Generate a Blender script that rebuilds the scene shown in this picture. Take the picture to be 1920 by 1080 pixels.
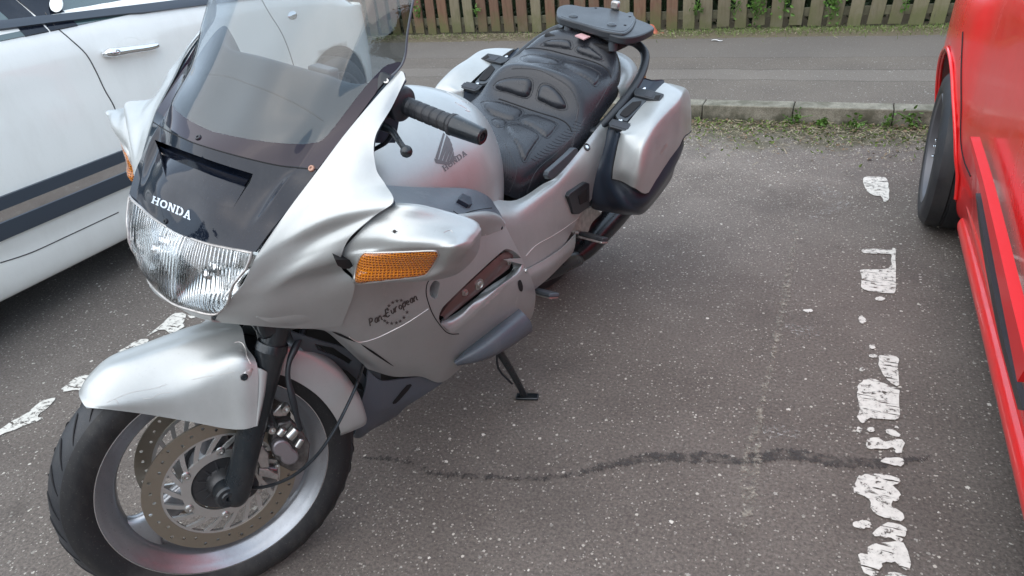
import bpy, bmesh, math, random
import numpy as np
from mathutils import Vector, Matrix
from mathutils.bvhtree import BVHTree
from math import sin, cos, radians as rad, pi, tan, hypot, atan2
random.seed(7); rng = np.random.default_rng(7)
S = bpy.context.scene; C = S.collection
for o in list(bpy.data.objects): bpy.data.objects.remove(o)
# ---------------------------------------------------------------- camera (24 mm phone lens, 1.36 m above the ground)
F, PITCH, YAW, ROLL, H = 1292.3, .51093, -.47145, .102935, 1.36488
def camrot():
    fw = np.array([sin(YAW)*cos(PITCH), cos(YAW)*cos(PITCH), -sin(PITCH)]); r = np.array([cos(YAW), -sin(YAW), 0.]); d = np.cross(fw, r)
    return np.array([cos(ROLL)*r+sin(ROLL)*d, -sin(ROLL)*r+cos(ROLL)*d, fw])
R = camrot(); CAM = np.array([0, 0, H])
cd = bpy.data.cameras.new('camera'); cam = bpy.data.objects.new('camera', cd); C.objects.link(cam); S.camera = cam
cd.sensor_width = 36; cd.lens = F/1920*36; cd.clip_start = .05; cd.clip_end = 500
cam.matrix_world = Matrix(((R[0][0], -R[1][0], -R[2][0], 0), (R[0][1], -R[1][1], -R[2][1], 0), (R[0][2], -R[1][2], -R[2][2], H), (0, 0, 0, 1)))
# ---------------------------------------------------------------- sky and sun: bright overcast
W_ = bpy.data.worlds.new("World"); S.world = W_; W_.use_nodes = True
nt = W_.node_tree; nt.nodes.clear()
def N(nt, t, **k):
    n = nt.nodes.new(t)
    for a, v in k.items():
        if a.startswith('i_'):
            key = a[2:]; key = int(key) if key.isdigit() else key.replace('_', ' ')
            n.inputs[key].default_value = v
        else: setattr(n, a, v)
    return n
sky = N(nt, 'ShaderNodeTexSky', sky_type='NISHITA', sun_disc=False, sun_elevation=rad(52), sun_rotation=rad(200), altitude=50, air_density=1.0, dust_density=2.5, ozone_density=1.0)
hs = N(nt, 'ShaderNodeHueSaturation', i_Saturation=.85, i_Value=1.0)
tc = N(nt, 'ShaderNodeTexCoord'); mp = N(nt, 'ShaderNodeMapping'); mp.inputs['Scale'].default_value = (1, 1, 2.6)
cl = N(nt, 'ShaderNodeTexNoise', i_Scale=1.8, i_Detail=6.0, i_Roughness=.55)
rp = N(nt, 'ShaderNodeValToRGB'); rp.color_ramp.elements[0].position = .30; rp.color_ramp.elements[1].position = .72; rp.color_ramp.elements[0].color = (.55, .55, .55, 1)
mx = N(nt, 'ShaderNodeMix', data_type='RGBA'); mx.inputs['B'].default_value = (5.5, 6.75, 8.2, 1)
bg = N(nt, 'ShaderNodeBackground', i_Strength=.125); wo = N(nt, 'ShaderNodeOutputWorld')
L = nt.links.new
L(sky.outputs[0], hs.inputs['Color']); L(tc.outputs['Generated'], mp.inputs[0]); L(mp.outputs[0], cl.inputs['Vector']); L(cl.outputs['Fac'], rp.inputs[0])
L(rp.outputs[0], mx.inputs['Factor']); L(hs.outputs[0], mx.inputs['A']); L(mx.outputs['Result'], bg.inputs[0]); L(bg.outputs[0], wo.inputs[0])
ld = bpy.data.lights.new('sun', 'SUN'); ld.energy = 1.2; ld.angle = rad(100); ld.color = (1, .90, .78)
sun = bpy.data.objects.new('sun', ld); C.objects.link(sun)
az, el = rad(200), rad(52)
sd = Vector((sin(az)*cos(el), cos(az)*cos(el), sin(el))); sun.rotation_euler = sd.to_track_quat('Z', 'Y').to_euler()
S.view_settings.view_transform = 'Standard'; S.view_settings.look = 'None'; S.view_settings.gamma = 1; S.view_settings.exposure = 1.08
S.cycles.max_bounces = 10; S.cycles.transparent_max_bounces = 12; S.cycles.glossy_bounces = 6; S.cycles.transmission_bounces = 8
# ---------------------------------------------------------------- frames of reference
PSI, LEAN = .151372, .159733; O = np.array([-1.23968, .73262, 0])
_b = np.array([sin(PSI), cos(PSI), 0]); _l = np.array([cos(PSI), -sin(PSI), 0]); _u = np.array([0, 0, 1.])
BL = cos(LEAN)*_l-sin(LEAN)*_u; BU = cos(LEAN)*_u+sin(LEAN)*_l; M3 = np.array([_b, BL, BU])
camB = M3@(CAM-O)
def ray(px, py): return R.T@np.array([(px-960)/F, (py-540)/F, 1.])
def P(px, py, y=None, x=None, z=None):          # a point of the bike seen at (px,py), on the plane y / x / z = value of the bike's own frame
    d = M3@ray(px, py); i, v = (1, y) if y is not None else ((0, x) if x is not None else (2, z))
    return camB+d*((v-camB[i])/d[i])
ca = rad(27.5); sx_ = np.array([sin(ca), 0, cos(ca)])
K_ = np.array([[0, -sx_[2], sx_[1]], [sx_[2], 0, -sx_[0]], [-sx_[1], sx_[0], 0]])
RS = np.eye(3)+sin(rad(27.36))*K_+(1-cos(rad(27.36)))*K_@K_
Cw = np.array([.01961, .01977, .32205]); A0 = np.array([0, 0, .316])
def ST(p): return Cw+(np.asarray(p, float)-A0)@RS.T     # straight-ahead front end -> steered front end
def PS(px, py, y=None, x=None, z=None):
    d = RS.T@(M3@ray(px, py)); o = RS.T@(camB-Cw)+A0; i, v = (1, y) if y is not None else ((0, x) if x is not None else (2, z))
    return o+d*((v-o[i])/d[i])
def G(px, py, z=0.):                             # point of the ground (height z) seen at (px,py)
    d = ray(px, py); return CAM+d*((z-H)/d[2])
def WX(px, py, X):
    d = ray(px, py); return CAM+d*(X/d[0])
def WY(px, py, Y):
    d = ray(px, py); return CAM+d*(Y/d[1])
def toB(w): return M3@(np.asarray(w)-O)
# ---------------------------------------------------------------- materials
MATS = {}
def mat(name, col, rough=.5, metal=0., coat=0., crough=.03, spec=.5, bump=0., bscale=60., bdetail=4., var=0., vscale=4., trans=0., ior=1.45, vcol=None, aniso=0., rvar=0., sheen=0.):
    m = bpy.data.materials.new(name); m.use_nodes = True; t = m.node_tree; b = t.nodes['Principled BSDF']; l = t.links.new
    b.inputs['Base Color'].default_value = (*col, 1); b.inputs['Roughness'].default_value = rough; b.inputs['Metallic'].default_value = metal
    b.inputs['Coat Weight'].default_value = coat; b.inputs['Coat Roughness'].default_value = crough; b.inputs['Specular IOR Level'].default_value = spec
    b.inputs['Transmission Weight'].default_value = trans; b.inputs['IOR'].default_value = ior
    tc = N(t, 'ShaderNodeTexCoord')
    if var or rvar:
        n = N(t, 'ShaderNodeTexNoise', i_Scale=vscale, i_Detail=6.0, i_Roughness=.6); l(tc.outputs['Object'], n.inputs['Vector'])
        if var:
            x = N(t, 'ShaderNodeMix', data_type='RGBA'); x.inputs['A'].default_value = (*[c*(1-var) for c in col], 1)
            x.inputs['B'].default_value = (*(vcol or [min(1, c*(1+var)) for c in col]), 1)
            r = N(t, 'ShaderNodeValToRGB'); r.color_ramp.elements[0].position = .35; r.color_ramp.elements[1].position = .68
            l(n.outputs['Fac'], r.inputs[0]); l(r.outputs[0], x.inputs['Factor']); l(x.outputs['Result'], b.inputs['Base Color'])
        if rvar:
            q = N(t, 'ShaderNodeMapRange'); q.inputs['To Min'].default_value = rough-rvar; q.inputs['To Max'].default_value = rough+rvar
            q.inputs['From Min'].default_value = .3; q.inputs['From Max'].default_value = .7
            l(n.outputs['Fac'], q.inputs['Value']); l(q.outputs['Result'], b.inputs['Roughness'])
    if bump:
        n = N(t, 'ShaderNodeTexNoise', i_Scale=bscale, i_Detail=bdetail); l(tc.outputs['Object'], n.inputs['Vector'])
        u = N(t, 'ShaderNodeBump', i_Strength=bump, i_Distance=.002); l(n.outputs['Fac'], u.inputs['Height']); l(u.outputs['Normal'], b.inputs['Normal'])
    MATS[name] = m; return m
mat('silver', (.425, .440, .432), .44, .58, .35, .10, bump=.06, bscale=700, rvar=.05, vscale=7, var=.05)
mat('silver_dull', (.50, .48, .46), .42, .8, .1, .2, rvar=.05)
mat('black_gloss', (.005, .008, .016), .10, 0, .50, .015, spec=.1, rvar=.04, vscale=14)
mat('black_gloss_red_sheen', (.013, .006, .014), .10, 0, .6, .02, spec=.1)  # black border paint; the red car's reflection is tinted into its colour
mat('grey_plastic', (.075, .090, .108), .40, 0, .1, .2, bump=.12, bscale=500, rvar=.06)
mat('dark_grey_plastic', (.052, .062, .072), .45, bump=.12, bscale=500, rvar=.06)
mat('black_plastic', (.018, .021, .025), .42, bump=.15, bscale=450, rvar=.06)
mat('case_plastic', (.018, .026, .040), .34, bump=.12, bscale=400, rvar=.06)
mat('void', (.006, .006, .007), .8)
mat('leather', (.019, .021, .026), .28, bump=.35, bscale=330, bdetail=6, rvar=.05, vscale=20)
mat('seam_thread', (.05, .055, .06), .6)
mat('rubber', (.020, .022, .026), .50, bump=.2, bscale=300, var=.25, vscale=12, rvar=.08)
mat('tyre_side', (.010, .010, .011), .60, bump=.15, bscale=300, rvar=.05)
mat('disc_steel', (.30, .265, .215), .33, .85, bump=.1, bscale=200, rvar=.06, vscale=30)
mat('carrier', (.50, .49, .47), .38, .85, bump=.2, bscale=260, rvar=.08, vscale=40)
mat('rim_grey', (.33, .34, .36), .33, .8, .3, .1, rvar=.05, vscale=20)
mat('rim_lip', (.62, .62, .63), .25, .95)
mat('hub_black', (.05, .05, .052), .42, .5)
mat('caliper_body', (.13, .125, .12), .42, .7, var=.4, vscale=60)
mat('fork_black', (.012, .016, .020), .30, .3, .3, .1, rvar=.05, vscale=20)
mat('alloy', (.42, .40, .38), .40, .85, var=.25, vscale=50, bump=.2, bscale=250)
mat('caliper_grey', (.27, .25, .26), .42, .7, bump=.2, bscale=300)
mat('bolt', (.5, .49, .47), .3, .95)
mat('bolt_dark', (.06, .06, .065), .35, .8)
mat('rust_bolt', (.34, .20, .15), .5, .5)
mat('chrome', (.78, .79, .80), .07, 1.)
mat('dash_plastic', (.040, .058, .078), .55)
mat('crash_paint', (.16, .085, .08), .38, .5, .3, .1)
mat('letters_light', (.56, .62, .68), .35, .2)
mat('letters_grey', (.12, .12, .125), .5, .0)
mat('letters_dark', (.05, .042, .038), .5)
mat('seamline', (.05, .045, .045), .6)
mat('seam_bright', (.72, .68, .64), .35, .6)
mat('white_paint', (.81, .795, .745), .22, 0, .8, .03, rvar=.02)
mat('car_trim', (.045, .055, .07), .38, rvar=.05)
mat('car_glass', (.03, .06, .06), .03, 0, 1., .0, spec=.8)
mat('red_paint', (.76, .012, .014), .30, 0, .7, .05, rvar=.05, vscale=3)
mat('red_satin', (.62, .010, .014), .5, 0, .15, .2)
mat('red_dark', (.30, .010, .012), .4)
mat('alloy_dark', (.13, .13, .14), .45, .5)
mat('barrel_dark', (.02, .02, .022), .5, .3)
mat('tape_pink', (.55, .33, .33), .5)
mat('fly', (.015, .012, .01), .6)
mat('mirror', (.85, .86, .88), .02, 1.)
def film(name, col, amt, rough_up):
    """thin uneven road film over a paint: slightly duller, rougher patches and streaks"""
    m = MATS[name]; t = m.node_tree; b = t.nodes['Principled BSDF']; tc = N(t, 'ShaderNodeTexCoord'); mpn = N(t, 'ShaderNodeMapping'); mpn.inputs['Scale'].default_value = (2.5, 2.5, .9)
    t.links.new(tc.outputs['Object'], mpn.inputs[0]); n = N(t, 'ShaderNodeTexNoise', i_Scale=4.5, i_Detail=9.0, i_Roughness=.72); t.links.new(mpn.outputs[0], n.inputs['Vector'])
    n2 = N(t, 'ShaderNodeTexNoise', i_Scale=240., i_Detail=2.0); t.links.new(tc.outputs['Object'], n2.inputs['Vector'])
    r = N(t, 'ShaderNodeMapRange'); r.inputs['From Min'].default_value = .46; r.inputs['From Max'].default_value = .72; t.links.new(n.outputs['Fac'], r.inputs['Value'])
    r2 = N(t, 'ShaderNodeMapRange'); r2.inputs['From Min'].default_value = .66; r2.inputs['From Max'].default_value = .70; t.links.new(n2.outputs['Fac'], r2.inputs['Value'])
    mx_ = N(t, 'ShaderNodeMath', operation='MAXIMUM'); t.links.new(r.outputs['Result'], mx_.inputs[0]); t.links.new(r2.outputs['Result'], mx_.inputs[1])
    f = N(t, 'ShaderNodeMath', operation='MULTIPLY'); f.inputs[1].default_value = amt; t.links.new(mx_.outputs[0], f.inputs[0])
    x = N(t, 'ShaderNodeMix', data_type='RGBA'); old = b.inputs['Base Color']; x.inputs['A'].default_value = tuple(old.default_value)
    if old.links: t.links.new(old.links[0].from_socket, x.inputs['A'])
    x.inputs['B'].default_value = (*col, 1); t.links.new(f.outputs[0], x.inputs['Factor']); t.links.new(x.outputs['Result'], old)
    a = N(t, 'ShaderNodeMath', operation='MULTIPLY_ADD'); a.inputs[1].default_value = rough_up; a.inputs[2].default_value = b.inputs['Coat Roughness'].default_value; t.links.new(r.outputs['Result'], a.inputs[0]); t.links.new(a.outputs[0], b.inputs['Coat Roughness'])
film('silver', (.20, .20, .185), .16, .25); film('white_paint', (.45, .42, .36), .12, .15); film('red_paint', (.30, .08, .06), .22, .30); film('black_gloss', (.05, .05, .055), .25, .10)
film('tyre_side', (.05, .047, .042), .8, .0); film('rubber', (.055, .052, .048), .6, .0); film('rim_grey', (.12, .10, .08), .35, .2); film('fork_black', (.06, .058, .055), .5, .2); film('grey_plastic', (.13, .13, .13), .3, .1)
def glassmat(name, tint, gloss=1., rough=.0):
    m = bpy.data.materials.new(name); m.use_nodes = True; t = m.node_tree; t.nodes.clear(); l = t.links.new
    tr = N(t, 'ShaderNodeBsdfTransparent'); tr.inputs[0].default_value = (*tint, 1)
    gl = N(t, 'ShaderNodeBsdfGlossy'); gl.inputs['Roughness'].default_value = rough
    fr = N(t, 'ShaderNodeFresnel', i_IOR=1.5); mu = N(t, 'ShaderNodeMath', operation='MULTIPLY'); mu.inputs[1].default_value = gloss
    x = N(t, 'ShaderNodeMixShader'); o = N(t, 'ShaderNodeOutputMaterial')
    ge = N(t, 'ShaderNodeNewGeometry'); io = N(t, 'ShaderNodeMapRange'); io.inputs['To Min'].default_value = 1.5; io.inputs['To Max'].default_value = 1/1.5
    l(ge.outputs['Backfacing'], io.inputs['Value']); l(io.outputs['Result'], fr.inputs['IOR'])
    l(fr.outputs[0], mu.inputs[0]); l(mu.outputs[0], x.inputs[0]); l(tr.outputs[0], x.inputs[1]); l(gl.outputs[0], x.inputs[2]); l(x.outputs[0], o.inputs[0])
    MATS[name] = m; return m
glassmat('screen', (.66, .69, .70), 1.25)
glassmat('window', (.42, .60, .58), 1.)
# fluted headlight glass
m = mat('lens_glass', (1, 1, 1), .02, trans=1., ior=1.45)
m = mat('reflector', (.54, .57, .58), .18, 1.)
m = mat('amber', (.95, .27, .012), .22, 0, 1., .05, trans=.35, ior=1.3)
t = m.node_tree; b = t.nodes['Principled BSDF']; l = t.links.new
tc = N(t, 'ShaderNodeTexCoord'); w1 = N(t, 'ShaderNodeTexWave', i_Scale=62., bands_direction='Y'); w2 = N(t, 'ShaderNodeTexWave', i_Scale=58., bands_direction='Z')
l(tc.outputs['Object'], w1.inputs['Vector']); l(tc.outputs['Object'], w2.inputs['Vector'])
a = N(t, 'ShaderNodeMath', operation='MAXIMUM'); l(w1.outputs['Fac'], a.inputs[0]); l(w2.outputs['Fac'], a.inputs[1])
u = N(t, 'ShaderNodeBump', i_Strength=1., i_Distance=.004); l(a.outputs[0], u.inputs['Height']); l(u.outputs[0], b.inputs['Normal'])
x = N(t, 'ShaderNodeMix', data_type='RGBA'); x.inputs['A'].default_value = (.50, .11, .004, 1); x.inputs['B'].default_value = (.85, .27, .012, 1)
l(a.outputs[0], x.inputs['Factor']); l(x.outputs['Result'], b.inputs['Base Color'])
# ---------------------------------------------------------------- mesh helpers
def tag(o, label=None, cat=None, group=None, kind=None):
    for k, v in (('label', label), ('category', cat), ('group', group), ('kind', kind)):
        if v: o[k] = v
    return o
def empty(name, loc=(0, 0, 0), mw=None):
    o = bpy.data.objects.new(name, None); C.objects.link(o); o.empty_display_size = .1
    if mw is not None: o.matrix_world = mw
    else: o.location = loc
    return o
class Geo:
    """collects vertices and faces; bike=True means vertices are given in the bike frame (x rearwards, y left, z up)"""
    def __init__(s): s.v = []; s.f = []; s.fm = []
    def add(s, vs, fs, mi=0):
        n = len(s.v); s.v += [tuple(map(float, p)) for p in vs]; s.f += [tuple(i+n for i in f) for f in fs]; s.fm += [mi]*len(fs); return s
    def build(s, name, mats, parent=None, bike=True, smooth=True, bevel=0., angle=40, subsurf=0, weld=True, recalc=True):
        me = bpy.data.meshes.new(name)
        vs = [(-x, y, z) for x, y, z in s.v] if bike else s.v
        fs = [f[::-1] for f in s.f] if bike else s.f
        me.from_pydata(vs, [], fs)
        if isinstance(mats, str): mats = [mats]
        for k in mats: me.materials.append(MATS[k])
        me.polygons.foreach_set('material_index', s.fm)
        bm = bmesh.new(); bm.from_mesh(me)
        if weld: bmesh.ops.remove_doubles(bm, verts=bm.verts, dist=1e-5)
        if recalc: bmesh.ops.recalc_face_normals(bm, faces=bm.faces)
        bm.to_mesh(me); bm.free()
        if smooth:
            me.polygons.foreach_set('use_smooth', [True]*len(me.polygons)); me.set_sharp_from_angle(angle=rad(angle))
        o = bpy.data.objects.new(name, me); C.objects.link(o); o.parent = parent
        if bevel:
            b = o.modifiers.new('bevel', 'BEVEL'); b.width = bevel; b.segments = 2; b.limit_method = 'ANGLE'; b.angle_limit = rad(35)
        if subsurf:
            b = o.modifiers.new('subsurf', 'SUBSURF'); b.levels = b.render_levels = subsurf
        return o
def cr1(pts, n, closed=False):
    pts = np.asarray(pts, float); k = len(pts)
    if closed: Q = np.concatenate([pts[-1:], pts, pts[:2]])
    else: Q = np.concatenate([(2*pts[0]-pts[1])[None] if k > 2 else (2*pts[0]-pts[1])[None], pts, (2*pts[-1]-pts[-2])[None]])
    out = []; seg = k if closed else k-1
    for i in range(seg):
        p0, p1, p2, p3 = Q[i:i+4]
        for j in range(n):
            t = j/n
            out.append(.5*((2*p1)+(-p0+p2)*t+(2*p0-5*p1+4*p2-p3)*t*t+(-p0+3*p1-3*p2+p3)*t**3))
    if not closed: out.append(pts[-1])
    return np.array(out)
def crgrid(rows, nu=6, nv=6, cu=False, cv=False):
    """rows[i][j] control points -> dense grid; nv subdivisions along i, nu along j"""
    A = np.array([cr1(r, nu, cu) for r in rows])
    return np.stack([cr1(A[:, j], nv, cv) for j in range(A.shape[1])], 1)
def gfaces(n, m, cu=False, cv=False):
    f = []
    for i in range(n if cv else n-1):
        for j in range(m if cu else m-1):
            a, b = i*m+j, i*m+(j+1) % m; c, d = ((i+1) % n)*m+(j+1) % m, ((i+1) % n)*m+j
            f.append((a, b, c, d))
    return f
def grid_normals(Gd):
    du = np.gradient(Gd, axis=1); dv = np.gradient(Gd, axis=0); n = np.cross(du, dv)
    return n/np.maximum(np.linalg.norm(n, axis=2, keepdims=True), 1e-9)
def shell(Gd, thick=.003, inside=(.7, 0, .6), geo=None, mi=0):
    """thin real shell: Gd is the outer skin, a copy is pushed inwards"""
    n, m = Gd.shape[:2]; nn = grid_normals(Gd); c = Gd.mean((0, 1))
    ctr = Gd[n//2, m//2]; s = np.sign(((Gd-np.array(inside))*nn).sum(2).mean()) or 1.
    inn = Gd-nn*s*thick; g = geo or Geo(); f = gfaces(n, m); N0 = n*m
    V = np.concatenate([Gd.reshape(-1, 3), inn.reshape(-1, 3)])
    ff = list(f)+[tuple(i+N0 for i in q[::-1]) for q in f]
    for j in range(m-1):
        ff.append((j+1, j, N0+j, N0+j+1)); k = (n-1)*m; ff.append((k+j, k+j+1, N0+k+j+1, N0+k+j))
    for i in range(n-1):
        a, b = i*m, (i+1)*m; ff.append((a, b, N0+b, N0+a)); a += m-1; b += m-1; ff.append((b, a, N0+a, N0+b))
    g.add(V, ff, mi); return g
def mir(A): A = np.array(A, float); A[..., 1] *= -1; return A
def patch(name, rows, material, parent, nu=6, nv=6, thick=.003, mirror=False, inside=(.7, 0, .6), surf=None, angle=50):
    Gd = crgrid(rows, nu, nv)
    if surf is not None: surf.append(Gd)
    o = shell(Gd, thick, inside).build(name, material, parent, angle=angle)
    if mirror:
        return o, shell(mir(Gd), thick, inside).build(name, material, parent, angle=angle)
    return o
def bvh(*grids):
    V = []; Fc = []
    for g in grids:
        n = len(V); V += [Vector(p) for p in g.reshape(-1, 3)]; Fc += [tuple(i+n for i in q) for q in gfaces(*g.shape[:2])]
    return BVHTree.FromPolygons(V, Fc)
def hit(tree, px, py, off=.0, steer=False, world=False):
    """point of a modelled surface seen at (px,py), with its outward normal"""
    if world: o, d = CAM, ray(px, py)
    elif steer: o, d = RS.T@(camB-Cw)+A0, RS.T@(M3@ray(px, py))
    else: o, d = camB, M3@ray(px, py)
    d = d/np.linalg.norm(d)
    q, n, i, t = tree.ray_cast(Vector(o), Vector(d), 20)
    if q is None:
        tt = 1.6
        for _ in range(6): q, n, i, t = tree.find_nearest(Vector(o+d*tt)); tt = (np.array(q)-o)@d
    q = np.array(q); n = np.array(n)
    if n@d > 0: n = -n
    return q+n*off, n
def tube(path, r, seg=8, geo=None, mi=0, caps=True, sub=1, closed=False):
    path = np.array(path, float)
    rr = np.array(r if hasattr(r, '__len__') else [r]*len(path), float)
    if sub > 1:
        k = cr1(np.concatenate([path, rr[:, None]], 1), sub, closed); path, rr = k[:, :3], k[:, 3]
    n = len(path); g = geo or Geo(); V = []; prev = None
    for i in range(n):
        if closed: t = path[(i+1) % n]-path[i-1]
        else: t = path[min(i+1, n-1)]-path[max(i-1, 0)]
        t = t/(np.linalg.norm(t)+1e-12)
        if prev is None: a = np.cross(t, (0, 0, 1.)) if abs(t[2]) < .9 else np.cross(t, (1., 0, 0))
        else: a = prev-t*(prev@t)
        a /= np.linalg.norm(a)+1e-12; prev = a; b = np.cross(t, a)
        for k in range(seg):
            w = 2*pi*k/seg; V.append(path[i]+rr[i]*(cos(w)*a+sin(w)*b))
    f = gfaces(n, seg, cu=True, cv=closed)
    if caps and not closed: f += [tuple(range(seg))[::-1], tuple((n-1)*seg+k for k in range(seg))]
    g.add(V, f, mi); return g
def frame(ax):
    ax = np.array(ax, float); ax /= np.linalg.norm(ax); a = np.cross(ax, (0, 0, 1.)) if abs(ax[2]) < .9 else np.cross(ax, (1., 0, 0)); a /= np.linalg.norm(a); return ax, a, np.cross(ax, a)
def lathe(c, ax, prof, seg=48, geo=None, mi=0, closed=False):
    """prof: (distance along axis, radius)"""
    ax, a, b = frame(ax); c = np.array(c, float); V = []
    for h, r in prof:
        for k in range(seg):
            w = 2*pi*k/seg; V.append(c+ax*h+r*(cos(w)*a+sin(w)*b))
    g = geo or Geo(); f = gfaces(len(prof), seg, cu=True, cv=closed)
    if not closed: f += [tuple(range(seg))[::-1], tuple((len(prof)-1)*seg+k for k in range(seg))]
    g.add(V, f, mi); return g
def prism(outline, d, geo=None, mi=0):
    """outline: 3D polygon, extruded by vector d"""
    A = np.array(outline, float); n = len(A); g = geo or Geo(); d = np.array(d, float)
    g.add(np.concatenate([A, A+d]), [tuple(range(n))[::-1], tuple(range(n, 2*n))]+[(i, (i+1) % n, n+(i+1) % n, n+i) for i in range(n)], mi); return g
def box(c, s, geo=None, mi=0, ax=None):
    c = np.array(c, float); B = np.eye(3) if ax is None else np.array(ax, float); g = geo or Geo()
    V = [c+B[0]*s[0]*i/2+B[1]*s[1]*j/2+B[2]*s[2]*k/2 for i in (-1, 1) for j in (-1, 1) for k in (-1, 1)]
    g.add(V, [(0, 1, 3, 2), (4, 6, 7, 5), (0, 4, 5, 1), (2, 3, 7, 6), (0, 2, 6, 4), (1, 5, 7, 3)], mi); return g
def roundpoly(pts, r=.3, n=4):
    """round the corners of a closed 2D/3D polygon"""
    P_ = np.array(pts, float); out = []; k = len(P_)
    for i in range(k):
        a, b, c = P_[i-1], P_[i], P_[(i+1) % k]; p, q = b+(a-b)*r, b+(c-b)*r
        for j in range(n+1):
            t = j/n; out.append((1-t)**2*p+2*t*(1-t)*b+t*t*q)
    return np.array(out)
def line_on(tree, pts, r, name, material, parent, steer=False, world=False, off=.0, sub=6, seg=6, close=False):
    pp = cr1(np.array(pts, float), sub, close)
    V = np.array([hit(tree, a, b, off, steer, world)[0] for a, b in pp])
    med = np.median(np.linalg.norm(np.diff(V, axis=0), axis=1))+1e-6; keep = [0]
    for i in range(1, len(V)):
        if np.linalg.norm(V[i]-V[keep[-1]]) < max(6*med, .006)*(i-keep[-1]): keep.append(i)
    if len(keep) > 3: V = V[keep]
    if steer: V = ST(V)
    return tube(V, r, seg, closed=close).build(name, material, parent, bike=not world)
def smooth_closed(pts, n=4): return cr1(np.array(pts, float), n, True)
def decal_quads(tree, quads, off, name, material, parent, steer=False, world=False, div=3):
    """thin raised marks laid on a modelled surface; quads are 4-point pixel quads"""
    g = Geo()
    for q in quads:
        q = np.array(q, float); V = []
        for i in range(div+1):
            for j in range(div+1):
                s, t = i/div, j/div; p = (1-s)*((1-t)*q[0]+t*q[1])+s*((1-t)*q[3]+t*q[2]); V.append(hit(tree, p[0], p[1], off, steer, world)[0])
        if steer: V = list(ST(V))
        g.add(V, gfaces(div+1, div+1))
    return g.build(name, material, parent, bike=not world, smooth=False, recalc=False)
def fillpoly(poly, step):
    """regular point grid + border of a 2D polygon, triangulated by bmesh"""
    bm = bmesh.new(); vs = [bm.verts.new((x, y, 0)) for x, y in poly]; f = bm.faces.new(vs)
    x0, y0 = np.min(poly, 0); x1, y1 = np.max(poly, 0)
    for ax, lo, hi in ((0, x0, x1), (1, y0, y1)):
        k = lo+step
        while k < hi:
            co = (k, 0, 0) if ax == 0 else (0, k, 0); no = (1, 0, 0) if ax == 0 else (0, 1, 0)
            bmesh.ops.bisect_plane(bm, geom=bm.verts[:]+bm.edges[:]+bm.faces[:], plane_co=co, plane_no=no); k += step
    bmesh.ops.triangulate(bm, faces=bm.faces); bm.verts.index_update()
    V = np.array([v.co[:2] for v in bm.verts]); Fc = [tuple(v.index for v in f.verts) for f in bm.faces]; bm.free(); return V, Fc
def pdist(V, poly):
    poly = np.array(poly, float); d = np.full(len(V), 1e9)
    for i in range(len(poly)):
        a, b = poly[i], poly[(i+1) % len(poly)]; ab = b-a; t = np.clip(((V-a)@ab)/(ab@ab+1e-9), 0, 1); d = np.minimum(d, np.linalg.norm(V-(a+t[:, None]*ab), axis=1))
    return d
def puff(tree, poly, h, edge, name, material, parent, step=4, steer=False, world=False, base=-.001, smoothn=3):
    """raised or sunken patch (pixel outline) lying on a surface, swelling by h metres over `edge` pixels"""
    poly = smooth_closed(poly, smoothn) if smoothn > 1 else np.array(poly, float)
    V, Fc = fillpoly(poly, step); d = pdist(V, poly); hh = base+(h-base)*np.sqrt(np.clip(1-(1-np.minimum(d/edge, 1))**2, 0, 1))
    Q = np.array([hit(tree, x, y, e, steer, world)[0] for (x, y), e in zip(V, hh)])
    if steer: Q = ST(Q)
    g = Geo(); g.add(Q, Fc); return g.build(name, material, parent, bike=not world, angle=60)
def hitd(tree, px, py, depth):
    """point `depth` metres below a surface, straight behind the point of the surface seen at (px,py)"""
    q, n = hit(tree, px, py); d = M3@ray(px, py); d /= np.linalg.norm(d); return q+d*depth/max(abs(n@d), .35)
from mathutils.geometry import delaunay_2d_cdt
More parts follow.
